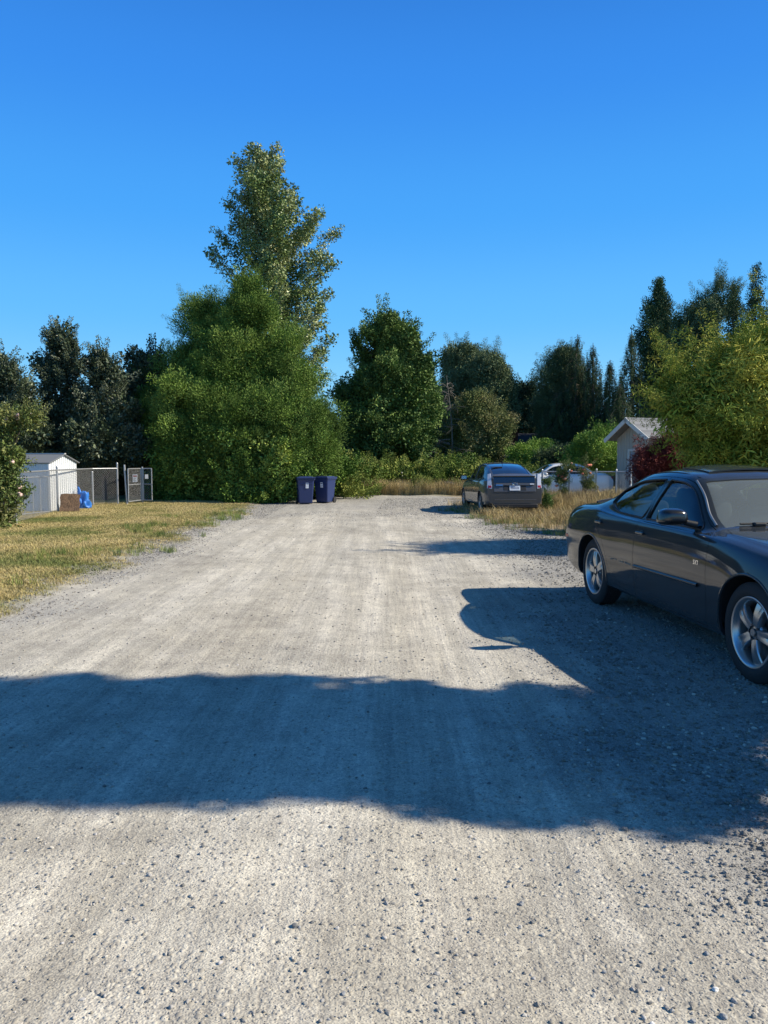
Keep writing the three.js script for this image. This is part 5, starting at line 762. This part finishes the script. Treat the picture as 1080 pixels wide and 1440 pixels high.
  { // bumper, full across the back
    const shp = new THREE.Shape(); const pts = [[-.80, 0], [-.78, .34], [-.7, .40], [.7, .40], [.78, .34], [.80, 0], [.6, -.07], [-.6, -.07]]; shp.setFromPoints(pts.map(p => new THREE.Vector2(...p)));
    const g = new THREE.ExtrudeGeometry(shp, { depth: .12, bevelEnabled: true, bevelThickness: .05, bevelSize: .03, bevelSegments: 4 }), q = g.attributes.position; for (let i = 0; i < q.count; i++) q.setZ(i, q.getZ(i) - .2 * Math.pow(Math.abs(q.getX(i)) / .83, 3)); g.computeVertexNormals();
    const b = part('bumper', g, paint, t, [0, .31, 3.42]); part('lower_valance', rbox(1.3, .12, .1, .03, 0, -.06, .12), DARKPLASTIC, b); part('bumper_crease', box(1.2, .012, .02, 0, .12, .168), mat(.12, .12, .125, .4), b);
  }
  for (const x of [1, -1]) for (const z of [0, 2.7]) archLip(F, s, z, x, .01, paint, t);
  part('underbody', joined([box(1.4, .06, 3.9, 0, .24, 1.3), box(1.0, .4, .5, 0, .45, 0), box(.9, .4, .5, 0, .45, 2.7)]), WELL, t); part('silencer', new THREE.CylinderGeometry(.08, .08, .5, 14).rotateZ(1.57).translate(.3, .26, 3.25), mat(.2, .19, .18, .6, { metalness: .5 }), t);
  innerFittings(F, s, t); addWheels(t, s);
}
// ---- the white sedan behind the right fence
{
  const p = P(758, 700, 32), t = thing('white_sedan', 'white sedan parked behind the right chain link fence', 'car', V(p.x - .75, 0, p.z), Math.PI / 2 + .06);
  const s = { u0: -.9, u1: 3.65, wb: 2.65, wheelR: .31, rimR: .2, tyreW: .19, spokes: 7, alloy: mat(.4, .4, .4, .4, { metalness: .7 }), halfTrack: .74, halfW: .86, archR: .34, dashY: .88, dashZ: .75, seat1: 1.5, seat2: 2.3, headY: 1.12,
    curves: {
      yb: [[-.9, .4], [-.7, .22], [0, .18], [2.4, .18], [3.3, .22], [3.65, .34]], ws: [[-.9, .5], [-.6, .76], [0, .81], [2.6, .81], [3.3, .78], [3.65, .62]], wm: [[-.9, .56], [-.6, .8], [0, .86], [1.3, .86], [2.65, .865], [3.3, .83], [3.65, .68]],
      wsh: [[-.9, .5], [-.6, .7], [0, .79], [1, .81], [2.6, .8], [3.3, .74], [3.65, .6]], ysh: [[-.9, .62], [-.4, .8], [.3, .88], [1.2, .92], [2.5, .95], [3.3, .93], [3.65, .82]], wr: [[-.9, .4], [-.3, .6], [.5, .66], [1.25, .55], [1.9, .54], [2.4, .53], [2.95, .56], [3.3, .58], [3.65, .5]],
      yr: [[-.9, .64], [-.3, .83], [.4, .92], [.55, .96], [1.25, 1.33], [1.5, 1.36], [2.0, 1.36], [2.4, 1.29], [2.95, 1.02], [3.3, .97], [3.65, .85]], yc: [[-.9, .66], [-.4, .84], [.4, .95], [.5, .98], [1.2, 1.37], [1.5, 1.42], [1.9, 1.43], [2.35, 1.38], [2.95, 1.06], [3.4, 1.03], [3.65, .9]],
    } };
  const F = carForm(s), c = F.c, paint = new THREE.MeshPhysicalMaterial({ color: rgb(.72, .73, .73), roughness: .35, clearcoat: 1, clearcoatRoughness: .06 }), lo = u => c.ysh(u) + .03, hi = u => c.yr(u) - .045;
  let sh = bodyShell(F, s); for (const w of [windowShape(F, .8, 1.5, lo, hi), windowShape(F, 1.58, 2.55, lo, hi)]) sh = csg(sh, brush(prismX(w, -1.2, 1.2)), SUBTRACTION);
  const mir = a => [...a, ...a.slice().reverse().map(p => [-p[0], p[1]])]; sh = csg(sh, brush(prismY(mir([.56, .8, 1.0, 1.2].map(u => [c.wr(u) - .05, u])), .9, 1.8)), SUBTRACTION); sh = csg(sh, brush(prismY(mir([2.36, 2.6, 2.92].map(u => [c.wr(u) - .05, u])), .9, 1.8)), SUBTRACTION);
  part('body', cleaned(sh.geometry), paint, t);
  for (const x of [1, -1]) { part('side_window', F.patch(7, 9, .76, 2.6, x, .014), tinted, t); part('mirror', new THREE.SphereGeometry(1, 18, 12).scale(.1, .065, .08), paint, t, [x * .93, .98, .78]); part('headlight', rbox(.28, .12, .2, .04, x * .55, .7, -.72), phys(.6, .62, .65, .06, { clearcoat: 1 }), t); part('tail_light', rbox(.26, .14, .1, .03, x * .52, .8, 3.6), phys(.3, .02, .02, .12), t); for (const u of [1.54, 2.62]) part('door_seam', box(.004, .6, .008, x * (F.sideX(u, .6) - .001), .6, u), DARKPLASTIC, t); for (const u of [1.38, 2.4]) part('handle', rbox(.03, .03, .17, .01, x * (F.sideX(u, .82) + .01), .82, u), paint, t); }
  part('windshield', joined([F.patch(9, 11, .5, 1.22, 1, .012), F.patch(9, 11, .5, 1.22, -1, .012)]), tinted, t); part('rear_window', joined([F.patch(9, 11, 2.34, 2.96, 1, .012), F.patch(9, 11, 2.34, 2.96, -1, .012)]), tinted, t);
  part('underbody', joined([box(1.4, .06, 3.8, 0, .24, 1.3), box(1.0, .4, .5, 0, .45, 0), box(.9, .4, .5, 0, .45, 2.65)]), WELL, t);
  innerFittings(F, s, t); addWheels(t, s);
}
scene.updateMatrixWorld(true);
renderer.render(scene, camera);
